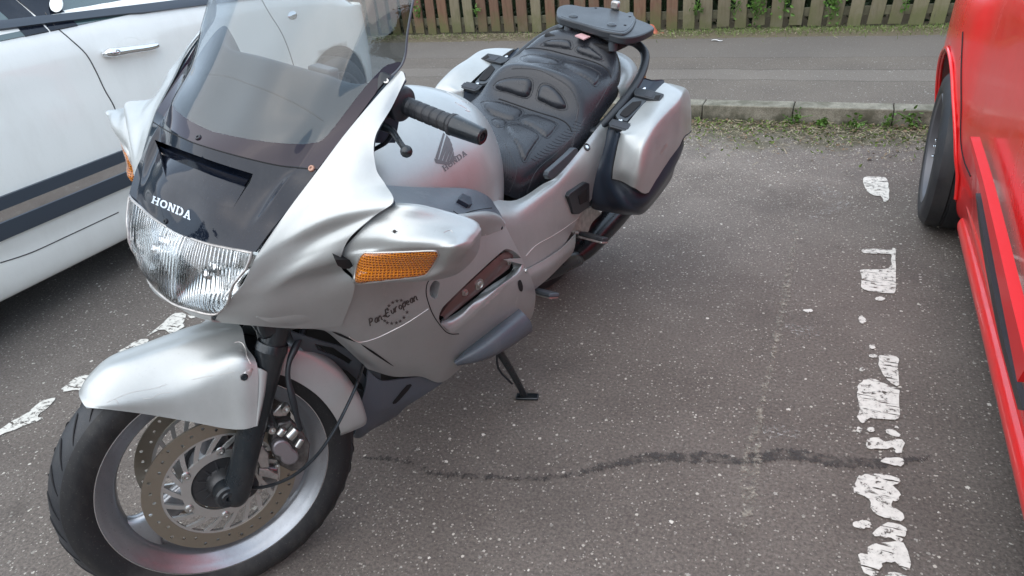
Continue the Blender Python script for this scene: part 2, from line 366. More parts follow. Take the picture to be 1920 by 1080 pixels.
def cutgrid(Gd, holes, thick, tree, inside=(.7, 0, .6), mi=0):
    """shell of a grid surface with clean-edged openings (pixel outlines traced on the surface)"""
    n, m = Gd.shape[:2]; NN = grid_normals(Gd); sg_ = np.sign(((Gd-np.array(inside))*NN).sum(2).mean()) or 1.; NN = NN*sg_
    pts = [(float(j), float(i)) for i in range(n) for j in range(m)]; X3 = [Gd[i, j] for i in range(n) for j in range(m)]; XN = [NN[i, j] for i in range(n) for j in range(m)]; edges = []; hp = []
    for hole in holes:
        k0 = len(pts); L_ = []
        for a, b in hole:
            d = M3@ray(a, b); d /= np.linalg.norm(d); q, n_, idx, t_ = tree.ray_cast(Vector(camB), Vector(d), 20)
            if q is None:
                tt = (np.array(Gd.mean((0, 1)))-camB)@d
                for _ in range(4): q, n_, idx, t_ = tree.find_nearest(Vector(camB+d*tt)); tt = (np.array(q)-camB)@d
            i, j = idx//(m-1), idx % (m-1); q = np.array(q)
            A, B_, D_ = Gd[i, j], Gd[i, j+1], Gd[i+1, j]; e1, e2 = B_-A, D_-A; w = q-A; M_ = np.array([[e1@e1, e1@e2], [e1@e2, e2@e2]]); st_ = np.linalg.solve(M_, np.array([w@e1, w@e2])); pts.append((j+float(st_[0]), i+float(st_[1]))); X3.append(q); XN.append(NN[i, j]); L_.append(pts[-1])
        edges += [(k0+k, k0+(k+1) % len(hole)) for k in range(len(hole))]; hp.append(L_)
    vo, eo, fo, ov, oe, of = delaunay_2d_cdt([Vector(p_) for p_ in pts], edges, [], 0, 1e-5)
    V3, VN = [], []
    for v, o_ in zip(vo, ov):
        if o_: V3.append(X3[o_[-1]]); VN.append(XN[o_[-1]])
        else:
            x, y = min(max(v[0], 0), m-1.001), min(max(v[1], 0), n-1.001); i, j = int(y), int(x); f1, f2 = x-j, y-i
            V3.append((Gd[i, j]*(1-f1)+Gd[i, j+1]*f1)*(1-f2)+(Gd[i+1, j]*(1-f1)+Gd[i+1, j+1]*f1)*f2); VN.append(NN[i, j])
    V3, VN = np.array(V3), np.array(VN); Fk = []
    for f_ in fo:
        c = sum((vo[i] for i in f_), Vector((0, 0)))/len(f_)
        if any(inpoly(c[0], c[1], h_) for h_ in hp): continue
        Fk.append(tuple(f_))
    cnt = {}
    for f_ in Fk:
        for a, b in zip(f_, f_[1:]+f_[:1]): cnt[(a, b)] = 1
    N0 = len(V3); FF = Fk+[tuple(i+N0 for i in f_[::-1]) for f_ in Fk]
    for (a, b) in cnt:
        if (b, a) not in cnt: FF.append((b, a, a+N0, b+N0))
    g = Geo(); g.add(np.concatenate([V3, V3-VN*thick]), FF, mi); return g
def inpoly(x, y, poly):
    c = False; n = len(poly)
    for i in range(n):
        x1, y1 = poly[i]; x2, y2 = poly[(i+1) % n]
        if (y1 > y) != (y2 > y) and x < (x2-x1)*(y-y1)/(y2-y1+1e-12)+x1: c = not c
    return c
def flat_on(tree, poly, thick, lift, name, material, parent, bevel=.0015, ref=None):
    """flat plate lying over a surface: pixel outline put on the plane that fits the surface there"""
    rf_ = ref or poly; H_ = [hit(tree, a, b)[0] for a, b in rf_]; c = np.mean(H_, 0); n_ = np.mean([hit(tree, a, b)[1] for a, b in rf_], 0); n_ /= np.linalg.norm(n_); c = c+n_*lift; V = []
    for a, b in poly:
        d = M3@ray(a, b); V.append(camB+d*(((c-camB)@n_)/(d@n_)))
    return prism(V, -n_*thick).build(name, material, parent, bevel=bevel)
def cut(o, cutters, solver='EXACT'):
    """boolean subtraction, applied"""
    for c in cutters:
        md = o.modifiers.new('cut', 'BOOLEAN'); md.operation = 'DIFFERENCE'; md.object = c; md.solver = solver
    dg = bpy.context.evaluated_depsgraph_get(); dg.update(); me = bpy.data.meshes.new_from_object(o.evaluated_get(dg)); me.name = o.name
    o.modifiers.clear(); o.data = me
    for c in cutters: bpy.data.objects.remove(c)
    return o
# ================================================================ GROUND
def nodes(m): t = m.node_tree; return t, t.nodes['Principled BSDF'], t.links.new
def math_(t, op, a, b=None, clamp=False):
    n = t.nodes.new('ShaderNodeMath'); n.operation = op; n.use_clamp = clamp
    for i, v in enumerate((a, b)):
        if v is None: continue
        if isinstance(v, (int, float)): n.inputs[i].default_value = v
        else: t.links.new(v, n.inputs[i])
    return n.outputs[0]
def mixc(t, f, a, b):
    n = t.nodes.new('ShaderNodeMix'); n.data_type = 'RGBA'
    for k, v in (('Factor', f), ('A', a), ('B', b)):
        if isinstance(v, tuple): n.inputs[k].default_value = (*v, 1)
        elif isinstance(v, (int, float)): n.inputs[k].default_value = v
        else: t.links.new(v, n.inputs[k])
    return n.outputs['Result']
def rng_(t, v, a, b, c=0., d=1.):
    n = t.nodes.new('ShaderNodeMapRange'); n.inputs['From Min'].default_value = a; n.inputs['From Max'].default_value = b
    n.inputs['To Min'].default_value = c; n.inputs['To Max'].default_value = d; t.links.new(v, n.inputs['Value']); return n.outputs['Result']
def asphalt(name, base, base2, chips, chipcol=(.50, .47, .43), dirt=True, bands=None):
    m = mat(name, base, .85, spec=.35); t, b, l = nodes(m); tc = N(t, 'ShaderNodeTexCoord'); co = tc.outputs['Object']
    sp = N(t, 'ShaderNodeSeparateXYZ'); l(co, sp.inputs[0])
    big = N(t, 'ShaderNodeTexNoise', i_Scale=1.3, i_Detail=8.0, i_Roughness=.65); l(co, big.inputs['Vector'])
    fine = N(t, 'ShaderNodeTexNoise', i_Scale=110., i_Detail=5.0, i_Roughness=.7); l(co, fine.inputs['Vector'])
    col = mixc(t, rng_(t, big.outputs['Fac'], .35, .65), base, base2)
    col = mixc(t, rng_(t, fine.outputs['Fac'], .35, .7), mixc(t, .62, col, (.02, .018, .017)), col)
    hgt = fine.outputs['Fac']
    for sc, pres, rad_, cc in chips:
        v = N(t, 'ShaderNodeTexVoronoi', i_Scale=sc, i_Randomness=1.0); l(co, v.inputs['Vector'])
        se = N(t, 'ShaderNodeSeparateColor'); l(v.outputs['Color'], se.inputs[0])
        gate = rng_(t, se.outputs[0], 1-pres-.001, 1-pres+.001)
        if dirt:   # the surface is most worn, its chippings most exposed, towards the kerb
            dens = rng_(t, sp.outputs['Y'], 2.2, 3.9, 0., pres*3.4); dens2 = rng_(t, sp.outputs['X'], .5, -1.2, .15, 1.); dn = math_(t, 'MULTIPLY', dens, dens2)
            th = math_(t, 'SUBTRACT', 1-pres, dn); gate = math_(t, 'GREATER_THAN', se.outputs[0], th)
        rr = math_(t, 'MULTIPLY', se.outputs[1], rad_); rr = math_(t, 'ADD', rr, rad_*.35)
        nz = N(t, 'ShaderNodeTexNoise', i_Scale=sc*3.5, i_Detail=2.0); l(co, nz.inputs['Vector'])
        dd = math_(t, 'ADD', v.outputs['Distance'], rng_(t, nz.outputs['Fac'], .3, .7, -.13, .13))
        chip = math_(t, 'MULTIPLY', gate, math_(t, 'LESS_THAN', dd, rr))
        cv = mixc(t, se.outputs[2], cc, tuple(.45*c for c in cc)); col = mixc(t, chip, col, cv); hgt = math_(t, 'ADD', hgt, math_(t, 'MULTIPLY', chip, .6))
    if dirt:   # paler, more worn surface where the chippings show; darker drips and tyre-polished patches elsewhere
        wd = math_(t, 'MULTIPLY', rng_(t, sp.outputs['Y'], 1.8, 3.7), rng_(t, sp.outputs['X'], .6, -.6)); wn = N(t, 'ShaderNodeTexNoise', i_Scale=2.6, i_Detail=6.0, i_Roughness=.6); l(co, wn.inputs['Vector'])
        col = mixc(t, math_(t, 'MULTIPLY', wd, rng_(t, wn.outputs['Fac'], .25, .7, .0, .24)), col, (.33, .29, .25))
        on = N(t, 'ShaderNodeTexNoise', i_Scale=5.5, i_Detail=3.0, i_Roughness=.5); l(co, on.inputs['Vector']); col = mixc(t, rng_(t, on.outputs['Fac'], .66, .76, 0., .45), col, (.04, .034, .03))
    if bands:
        for y0, y1, c, f in bands:
            nz = N(t, 'ShaderNodeTexNoise', i_Scale=5., i_Detail=6.0); l(co, nz.inputs['Vector'])
            yy = math_(t, 'ADD', sp.outputs['Y'], rng_(t, nz.outputs['Fac'], .3, .7, -.022, .022))
            k = math_(t, 'MULTIPLY', math_(t, 'GREATER_THAN', yy, y0), math_(t, 'LESS_THAN', yy, y1)); col = mixc(t, math_(t, 'MULTIPLY', k, f), col, c)
    if dirt:
        nz = N(t, 'ShaderNodeTexNoise', i_Scale=3., i_Detail=8.0, i_Roughness=.7); l(co, nz.inputs['Vector'])
        yy = math_(t, 'ADD', sp.outputs['Y'], rng_(t, nz.outputs['Fac'], .3, .7, -.28, .28))
        col = mixc(t, rng_(t, yy, 4.0, 4.35, 0., .9), col, mixc(t, rng_(t, fine.outputs['Fac'], .4, .6), (.045, .045, .022), (.14, .125, .075)))
        n2 = N(t, 'ShaderNodeTexNoise', i_Scale=2.1, i_Detail=5.0); l(co, n2.inputs['Vector'])
        col = mixc(t, rng_(t, n2.outputs['Fac'], .56, .75, 0., .35), col, (.045, .040, .038))
    l(col, b.inputs['Base Color'])
    u = N(t, 'ShaderNodeBump', i_Strength=1., i_Distance=.006); l(hgt, u.inputs['Height']); l(u.outputs[0], b.inputs['Normal'])
    return m
asphalt('asphalt', (.175, .147, .128), (.260, .224, .196), [(58., .022, .28, (.74, .70, .63)), (95., .045, .35, (.60, .56, .49)), (170., .16, .42, (.46, .42, .37))])
asphalt('pavement', (.165, .142, .120), (.21, .182, .152), [(75., .05, .3, (.5, .48, .43)), (140., .14, .36, (.36, .34, .31))], dirt=False,
        bands=[(5.22, 5.52, (.27, .25, .225), .16), (5.53, 5.542, (.05, .045, .04), .55), (5.20, 5.21, (.05, .045, .04), .6), (5.93, 5.942, (.06, .05, .045), .6), (5.945, 6.8, (.13, .12, .11), .45), (6.75, 8., (.12, .10, .062), .85)])
def sheet(name, x0, x1, y0, y1, z, m, kind='structure', n=1):
    g = Geo(); g.add([(x0, y0, z), (x1, y0, z), (x1, y1, z), (x0, y1, z)], [(0, 1, 2, 3)]); return tag(g.build(name, m, bike=False, smooth=False), kind=kind)
sheet('ground', -150, 150, -150, 150, 0, 'asphalt')
g = Geo(); box((0, 6.4, .04), (60, 3.46, .12), g); tag(g.build('pavement', 'pavement', bike=False, smooth=False), kind='structure')
m = mat('kerb_stone', (.30, .285, .235), .85); t, b, l = nodes(m); tc = N(t, 'ShaderNodeTexCoord'); sp = N(t, 'ShaderNodeSeparateXYZ'); l(tc.outputs['Object'], sp.inputs[0])
n1 = N(t, 'ShaderNodeTexNoise', i_Scale=7., i_Detail=8.0, i_Roughness=.7); l(tc.outputs['Object'], n1.inputs['Vector']); n2 = N(t, 'ShaderNodeTexNoise', i_Scale=160., i_Detail=4.0); l(tc.outputs['Object'], n2.inputs['Vector'])
c1 = mixc(t, rng_(t, n1.outputs['Fac'], .4, .62), (.11, .105, .075), (.27, .255, .205)); c1 = mixc(t, rng_(t, n2.outputs['Fac'], .45, .6, 0, .5), c1, (.09, .085, .07))
zz = math_(t, 'ADD', sp.outputs['Z'], rng_(t, n1.outputs['Fac'], .3, .7, -.035, .035))
l(mixc(t, rng_(t, zz, .0, .05, .65, 0.), c1, (.035, .04, .022)), b.inputs['Base Color']); u = N(t, 'ShaderNodeBump', i_Strength=.6, i_Distance=.004); l(n2.outputs['Fac'], u.inputs['Height']); l(u.outputs[0], b.inputs['Normal'])
g = Geo(); xk = -30.5
while xk < 30:
    ln = .55; box((xk+ln/2, 4.60, .03), (ln-.005, .14, .145), g); xk += ln
o = g.build('kerb', 'kerb_stone', bike=False, bevel=.007); tag(o, kind='structure')
# worn road paint
m = mat('road_paint', (.74, .73, .69), .6); t, b, l = nodes(m); tc = N(t, 'ShaderNodeTexCoord'); mpn = N(t, 'ShaderNodeMapping'); mpn.inputs['Scale'].default_value = (4, 34, 1); mpn.inputs['Rotation'].default_value = (0, 0, rad(8)); l(tc.outputs['Object'], mpn.inputs[0])
n1 = N(t, 'ShaderNodeTexNoise', i_Scale=2.4, i_Detail=4.0, i_Roughness=.6); l(mpn.outputs[0], n1.inputs['Vector']); n2 = N(t, 'ShaderNodeTexNoise', i_Scale=55., i_Detail=5.0, i_Roughness=.7); l(tc.outputs['Object'], n2.inputs['Vector'])
al = math_(t, 'MULTIPLY', rng_(t, n1.outputs['Fac'], .38, .41), rng_(t, n2.outputs['Fac'], .37, .44)); l(al, b.inputs['Alpha'])
l(mixc(t, rng_(t, n2.outputs['Fac'], .35, .6, .5, 0.), (.68, .655, .595), (.38, .35, .31)), b.inputs['Base Color'])
def alpha_mat(name, col, lo, hi, sc, rough=.8, stretch=(1, 1, 1)):
    m = mat(name, col, rough); t, b, l = nodes(m); tc = N(t, 'ShaderNodeTexCoord'); mpn = N(t, 'ShaderNodeMapping'); mpn.inputs['Scale'].default_value = stretch; l(tc.outputs['Object'], mpn.inputs[0])
    n = N(t, 'ShaderNodeTexNoise', i_Scale=sc, i_Detail=8.0, i_Roughness=.75); l(mpn.outputs[0], n.inputs['Vector']); l(rng_(t, n.outputs['Fac'], lo, hi), b.inputs['Alpha']); return m
alpha_mat('tar', (.052, .046, .043), .40, .62, 30.)
alpha_mat('pale_scar', (.29, .26, .215), .46, .64, 40.)
alpha_mat('scuff', (.50, .48, .45), .52, .72, 55., stretch=(1, 1.5, 1))
def flat_px(name, polys, material, z, jit=.0, label=None):
    g = Geo()
    for pl in polys:
        pl = cr1(np.array(pl, float), 3, True); Wp = np.array([G(a, b_, z) for a, b_ in pl]); Wp[:, :2] += rng.normal(0, jit, (len(Wp), 2)); c = len(Wp); g.add(Wp, [tuple(range(c))])
    o = g.build(name, material, bike=False, smooth=False, weld=False); return tag(o, kind='structure')
def ell(x, y, a, b_): return [(x+a*cos(k*pi/4), y+b_*sin(k*pi/4)) for k in range(8)]
MR = [[(1618,337),(1625,331),(1645,331),(1662,333),(1666,345),(1668,362),(1665,375),(1657,378),(1652,368),(1638,366),(1625,357)],
 [(1617,468),(1640,466),(1671,469),(1673,465),(1679,467),(1680,480),(1680,506),(1679,546),(1665,549),(1640,547),(1622,543),(1614,535),(1616,520),(1613,506),(1640,505),(1668,502),(1671,480),(1668,476),(1640,475),(1619,474)],
 ell(1650,560,9,4), [(1609,594),(1617,593),(1625,601),(1619,606),(1612,604)], [(1506,582),(1515,579),(1525,582),(1515,586)], ell(1636,650,6,4), ell(1637,667,8,3), ell(1616,692,5,4),
 [(1648,668),(1668,664),(1684,672),(1684,690),(1685,721),(1672,718),(1660,706),(1650,690)],
 [(1607,742),(1609,725),(1620,712),(1632,709),(1648,714),(1666,722),(1685,732),(1686,760),(1685,784),(1660,786),(1632,783),(1618,793),(1607,781),(1612,767)],
 ell(1611,805,5,6), ell(1633,805,7,5), [(1660,808),(1672,805),(1688,814),(1686,820),(1672,817)], ell(1682,802,4,3),
 [(1627,823),(1646,821),(1660,828),(1692,823),(1690,848),(1678,848),(1676,839),(1653,841),(1627,839)], [(1651,864),(1671,857),(1692,860),(1692,874),(1678,872)],
 [(1602,908),(1614,890),(1642,888),(1664,890),(1685,897),(1685,906),(1672,910),(1686,922),(1686,936),(1673,940),(1673,950),(1693,962),(1693,976),(1667,973),(1637,960),(1630,936),(1602,922)],
 ell(1616,983,17,8), [(1639,1001),(1664,978),(1697,989),(1697,1003),(1688,1015),(1671,1010),(1653,1006)],
 [(1609,1038),(1627,1038),(1632,1020),(1653,1018),(1693,1017),(1706,1068),(1678,1055),(1657,1054),(1651,1066),(1639,1080),(1621,1073)], [(1668,1073),(1700,1078),(1712,1092),(1690,1130),(1660,1120),(1655,1090)]]
ML = [[(272,633),(295,614),(323,590),(336,586),(349,590),(342,606),(346,612),(319,625),(311,618),(295,620)], [(352,592),(358,590),(366,594),(358,597)],
 [(224,658),(233,653),(255,639),(278,635),(272,647),(249,657),(233,662)], [(110,734),(128,719),(148,705),(174,706),(156,730),(136,732)],
 [(-60,842),(0,804),(23,789),(51,773),(78,752),(103,746),(91,763),(70,779),(80,785),(58,793),(27,806),(0,816),(-60,856)]]
flat_px('bay_line', MR, 'road_paint', .004, .0015); flat_px('bay_line', ML, 'road_paint', .004, .0015)
def ribbon(name, pts, material, z, jit=.0045, n=34):
    P_ = cr1(np.array(pts, float), n); L_, R_ = [], []
    for i, (a, b_, w) in enumerate(P_):
        q = G(a, b_, z); nx = P_[min(i+1, len(P_)-1)]-P_[max(i-1, 0)]; t_ = G(a+nx[0], b_+nx[1], z)-q; t_ /= np.linalg.norm(t_)+1e-9; s = np.array([-t_[1], t_[0], 0]); j1, j2 = rng.normal(0, jit, 2)
        L_.append(q+s*(w+j1)); R_.append(q-s*(w+j2))
    g = Geo(); g.add(L_+R_, [(i, i+1, len(L_)+i+1, len(L_)+i) for i in range(len(L_)-1)]); return tag(g.build(name, material, bike=False, smooth=False), kind='structure')
ribbon('tar_crack', [(a, b_, w*.52) for a, b_, w in [(680,858,.006),(760,865,.009),(810,888,.012),(870,891,.014),(1000,897,.014),(1080,888,.016),(1130,875,.022),(1200,860,.030),(1280,857,.034),(1400,860,.038),(1480,852,.040),(1600,868,.036),(1700,862,.020),(1745,856,.010)]], 'tar', .003)
ribbon('pale_joint', [(1493,420,.004),(1482,500,.014),(1470,560,.016),(1455,640,.010),(1437,720,.008),(1418,800,.012),(1408,870,.022),(1402,930,.018),(1398,1000,.008)], 'pale_scar', .0035, .004)
flat_px('paint_scuff', [[(1520,348),(1535,340),(1547,346),(1545,356),(1526,358)], [(1540,360),(1560,356),(1578,364),(1574,370),(1548,370)], [(1552,388),(1575,378),(1596,382),(1590,392),(1570,398),(1548,402),(1535,398)], [(1518,404),(1530,398),(1540,410),(1528,420)], [(1430,800),(1470,798),(1505,812),(1490,822),(1440,818)], [(1470,608),(1520,612),(1540,628),(1500,632)]], 'scuff', .003)
# ================================================================ FENCE, HEDGE, WEEDS
def wood(name, c0, c1, c2):
    m = mat(name, c0, .85, spec=.2); t, b, l = nodes(m); tc = N(t, 'ShaderNodeTexCoord'); oi = N(t, 'ShaderNodeObjectInfo'); sp = N(t, 'ShaderNodeSeparateXYZ'); l(tc.outputs['Object'], sp.inputs[0])
    ad = N(t, 'ShaderNodeVectorMath', operation='ADD'); l(tc.outputs['Object'], ad.inputs[0]); cm = N(t, 'ShaderNodeCombineXYZ'); rr = math_(t, 'MULTIPLY', oi.outputs['Random'], 37.); l(rr, cm.inputs[0]); l(rr, cm.inputs[2]); l(cm.outputs[0], ad.inputs[1])
    mpn = N(t, 'ShaderNodeMapping'); mpn.inputs['Scale'].default_value = (9, 9, 1.1); l(ad.outputs[0], mpn.inputs[0])
    n1 = N(t, 'ShaderNodeTexNoise', i_Scale=5., i_Detail=7.0, i_Roughness=.65); l(mpn.outputs[0], n1.inputs['Vector']); n2 = N(t, 'ShaderNodeTexNoise', i_Scale=5., i_Detail=8.0, i_Roughness=.7); l(ad.outputs[0], n2.inputs['Vector'])
    c = mixc(t, rng_(t, n1.outputs['Fac'], .35, .65), c0, c1); zz = math_(t, 'ADD', sp.outputs['Z'], rng_(t, n2.outputs['Fac'], .3, .7, -.16, .16))
    c = mixc(t, rng_(t, zz, .34, .12, 0., .85), c, c2); c = mixc(t, rng_(t, n2.outputs['Fac'], .54, .68, 0., .6), c, (.15, .15, .10)); c = mixc(t, rng_(t, n1.outputs['Fac'], .58, .72, 0., .7), c, (.05, .042, .032)); c = mixc(t, rng_(t, oi.outputs['Random'], 0, 1, 0, .4), c, (.07, .055, .045))
    l(c, b.inputs['Base Color']); u = N(t, 'ShaderNodeBump', i_Strength=.5, i_Distance=.003); l(n1.outputs['Fac'], u.inputs['Height']); l(u.outputs[0], b.inputs['Normal'])
wood('wood_red', (.120, .066, .044), (.175, .105, .070), (.10, .11, .045)); wood('wood_grey', (.145, .125, .080), (.215, .19, .13), (.11, .12, .05))
mat('wood_dark', (.10, .095, .06), .9, var=.4, vscale=8)
fence = empty('wooden_fence', (-2, 7.15, 0)); tag(fence, 'weathered picket fence with red-brown and grey-green boards behind the pavement', 'fence')
k = 0; xf = -5.6
while xf < 2.6:
    red = (xf < -1.55 and random.random() < .86) or random.random() < .05
    w = .112+random.uniform(-.006, .008); t0 = random.uniform(-.008, .008)+(.045 if xf > -.7 else 0.)*min(1, (xf+.7)/.6 if xf > -.7 else 0); zb = .115+random.uniform(-.012, .018)
    g = Geo(); hh = 1.28+random.uniform(-.015, .015)
    V = [(xf-w/2, 0, zb), (xf+w/2, 0, zb), (xf+w/2+t0*(hh/.3)*.5, 0, hh), (xf-w/2+t0*(hh/.3)*.5, 0, hh)]
    prism([(a-(-2), 0, c) for a, _, c in V], (0, .020, 0), g); o = g.build('picket', 'wood_red' if red else 'wood_grey', fence, bike=False, bevel=.003); xf += .160+random.uniform(-.004, .004); k += 1
for z in (.235, .95):
    g = Geo(); box((.6, .045, z), (8.6, .04, .075), g); g.build('rail', 'wood_grey' if z > .5 else 'wood_dark', fence, bike=False, bevel=.003)
for x in (-5.0, -2.76, -.45, 1.9):
    g = Geo(); box((x+2, .11, .62), (.09, .09, 1.2), g); g.build('post', 'wood_dark', fence, bike=False, bevel=.004)
def leafmat(name, c, var=.4):
    m = mat(name, c, .55, spec=.3, var=var, vscale=14); m.node_tree.nodes['Principled BSDF'].inputs['Subsurface Weight'].default_value = 0
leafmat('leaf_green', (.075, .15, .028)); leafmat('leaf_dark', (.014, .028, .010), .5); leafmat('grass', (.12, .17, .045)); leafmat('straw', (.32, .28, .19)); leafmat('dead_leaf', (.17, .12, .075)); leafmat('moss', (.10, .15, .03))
def leaf(g, c, d, up, L_, w, mi=0, fold=.25):
    d = d/np.linalg.norm(d); s = np.cross(d, up); s /= np.linalg.norm(s)+1e-9; n = np.cross(s, d)
    V = [c, c+d*L_*.35+s*w/2+n*w*fold, c+d*L_*.75+s*w*.35+n*w*fold*.6, c+d*L_-n*w*.1, c+d*L_*.75-s*w*.35+n*w*fold*.6, c+d*L_*.35-s*w/2+n*w*fold, c+d*L_*.4]
    g.add(V, [(0, 1, 6), (1, 2, 6), (2, 3, 6), (3, 4, 6), (4, 5, 6), (5, 0, 6)], mi)
def rv(s=1.): v = rng.normal(0, 1, 3); return v/np.linalg.norm(v)*s
g = Geo()
for i in range(9000):
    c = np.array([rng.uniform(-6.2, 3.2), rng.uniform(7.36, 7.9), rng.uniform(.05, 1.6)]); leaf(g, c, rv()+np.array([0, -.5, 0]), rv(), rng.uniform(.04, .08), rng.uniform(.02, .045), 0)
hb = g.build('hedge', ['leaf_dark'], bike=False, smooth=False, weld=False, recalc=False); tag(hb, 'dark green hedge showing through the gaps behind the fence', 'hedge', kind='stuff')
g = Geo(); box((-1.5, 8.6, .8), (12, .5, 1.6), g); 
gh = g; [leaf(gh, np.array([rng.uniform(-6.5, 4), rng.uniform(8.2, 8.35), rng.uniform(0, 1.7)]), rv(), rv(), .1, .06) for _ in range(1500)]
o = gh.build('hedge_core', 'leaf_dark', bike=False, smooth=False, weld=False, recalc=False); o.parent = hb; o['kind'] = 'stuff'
def sprig(name, spots, label, cat='weed', group=None, mi='leaf_green', n=26, s=.07, L_=.03):
    g = Geo()
    for (x, y, z) in spots:
        for _ in range(n):
            c = np.array([x, y, z])+np.array([rng.normal(0, s*.5), rng.normal(0, .012), rng.normal(0, s)]); leaf(g, c, rv()+np.array([0, -.8, .3]), rv(), rng.uniform(.6, 1.3)*L_, rng.uniform(.5, .8)*L_)
        for _ in range(4): tube([np.array([x+rng.normal(0, .01), y, z-s*1.5]), np.array([x+rng.normal(0, .03), y-.01, z]), np.array([x+rng.normal(0, .05), y-.02, z+s])], .0025, 4, g)
    o = g.build(name, mi, bike=False, smooth=False, weld=False, recalc=False); return tag(o, label, cat, group)
for i, (a, b_, n, s_, lb) in enumerate([(782,22,16,.045,'small bright green ivy sprig on the first pickets beside the windscreen edge'), (893,20,8,.03,'tiny green sprig between red-brown pickets above the seat'), (1307,14,18,.05,'small green sprig high on the fence right of the top box rack'), (1420,12,60,.09,'large leafy green ivy clump growing over grey pickets'),
                                  (1378,14,10,.05,'thin ivy strand just left of the large ivy clump'), (1563,8,50,.09,'wide ivy tuft hanging over the fence left of the red car'), (1473,4,16,.06,'small ivy tuft between the two leafy clumps'), (1700,5,8,.05,'faint ivy sprig nearest the red car')]):
    q = WY(a, b_, 7.12); sprig('ivy', [tuple(q)], lb, 'ivy', 'ivy growing through the fence', n=int(n*1.5), s=s_*.9, L_=.038)
# weeds at the foot of the kerb
for a, b_, n, s_, lb in [(1492,222,34,.035,'leafy green weed growing in the kerb joint'), (1540,232,46,.022,'low tuft of fresh green grass at the kerb foot'), (1604,238,40,.035,'round yellow-green weed at the kerb foot'), (1662,228,22,.03,'small pale weed against the kerb'), (1704,232,40,.05,'upright bright green weed nearest the red car wheel')]:
    q = G(a, b_+8, 0); sprig('weed', [(q[0], min(q[1], 4.5), s_)], lb, 'weed', 'weeds along the kerb', n=n, s=s_, L_=.028)
# litter of straw, leaves and grit along the kerb and the fence foot
g = Geo()
for i in range(9000):
    y = 4.52-abs(rng.normal(0, .24)); x = rng.uniform(-3.6, 2.6); c = np.array([x, y, rng.uniform(.004, .022)]); a = rng.uniform(0, 2*pi); d = np.array([cos(a), sin(a), rng.normal(0, .15)]); r = rng.random()
    if r < .52: leaf(g, c, d, np.array([0, 0, 1.]), rng.uniform(.015, .065), rng.uniform(.002, .0055), 0)
    elif r < .72: leaf(g, c, d, rv()+np.array([0, 0, 2.]), rng.uniform(.010, .030), rng.uniform(.008, .018), 1)
    else: leaf(g, c, d+np.array([0, 0, .6]), rv(), rng.uniform(.012, .03), rng.uniform(.006, .014), 2)
tag(g.build('leaf_litter', ['straw', 'dead_leaf', 'moss'], bike=False, smooth=False, weld=False, recalc=False), 'dry straw, leaves and grit lying in the gutter along the kerb', 'leaf litter', kind='stuff')
g = Geo()
for i in range(9000):
    x = rng.uniform(-6, 2.6); y = 7.12-abs(rng.normal(0, .17)); gr = rng.random() < (.75 if x > -1.6 else .25); c = np.array([x, y, .102]); a = rng.uniform(0, 2*pi)
    if gr: leaf(g, c, np.array([cos(a)*.6, sin(a)*.6, 1.]), rv(), rng.uniform(.012, .045), rng.uniform(.003, .006), 1)
    else: leaf(g, c+np.array([0, 0, .004]), np.array([cos(a), sin(a), .2]), np.array([0, 0, 1.]), rng.uniform(.02, .07), rng.uniform(.002, .006), 0)
tag(g.build('grass', ['straw', 'grass'], bike=False, smooth=False, weld=False, recalc=False), 'strip of grass, moss and dead stalks along the foot of the fence', 'grass', kind='stuff')
g = Geo()
for i in range(1500):
    x, y = rng.uniform(-3.2, .5), 4.4-abs(rng.normal(0, .6)); s = rng.uniform(.002, .005); box((x, y, s*.4), (s*1.6, s, s), g)
mat('chipping', (.42, .39, .34), .8, var=.4, vscale=30)
tag(g.build('grit', 'chipping', bike=False, smooth=False, weld=False, recalc=False), 'loose stone chippings scattered on the asphalt near the kerb', 'grit', kind='stuff')
# unseen hedge for the reflected treeline, added to darken the horizon and glossy parts
g = Geo()
for i in range(5200):
    x = rng.uniform(-26, 26); hh = 3.2+1.6*sin(x*.6)+1.0*sin(x*1.7+1); c = np.array([x, rng.uniform(-13, -11.6), rng.uniform(0, 1)**.7*hh]); leaf(g, c, rv(), rv(), rng.uniform(.3, .55), rng.uniform(.2, .4), 0)
box((0, -13, 1.2), (52, .8, 2.4), g)
tag(g.build('unseen_hedge_row', 'leaf_dark', bike=False, smooth=False, weld=False, recalc=False), 'long tall dark hedge, unseen behind the viewer, added to darken the horizon', 'hedge', kind='stuff')
# two pieces of litter on the pavement by the fence
mat('litter_red', (.42, .12, .07), .6, var=.3); mat('litter_white', (.7, .7, .7), .5)
q = WY(1228, 60, 7.02); g = Geo(); rows = []
for i in range(7):
    rows.append([q+np.array([(i-3)*.028, rng.normal(0, .012)+(j-2)*.03, (.06+.05*sin(i*.9))*(1-abs(j-2)/2.6)+rng.normal(0, .006)-.03]) for j in range(5)])
o = shell(crgrid(rows, 3, 3), .002, tuple(q-np.array([0, 0, 1]))).build('crumpled_packet', 'litter_red', bike=False); tag(o, 'crumpled rust-red packet lying at the fence foot behind the rack', 'litter')
q = G(1345, 76, .103); g = Geo(); rows = [[q+np.array([(i-2)*.026, (j-1)*.012+.012*i*(-1), .004+.008*abs(sin(i))]) for j in range(3)] for i in range(5)]
tag(shell(crgrid(rows, 2, 2), .001, tuple(q-np.array([0, 0, 1]))).build('paper_scrap', 'litter_white', bike=False), 'small white curled scrap on the pavement near the fence', 'litter')
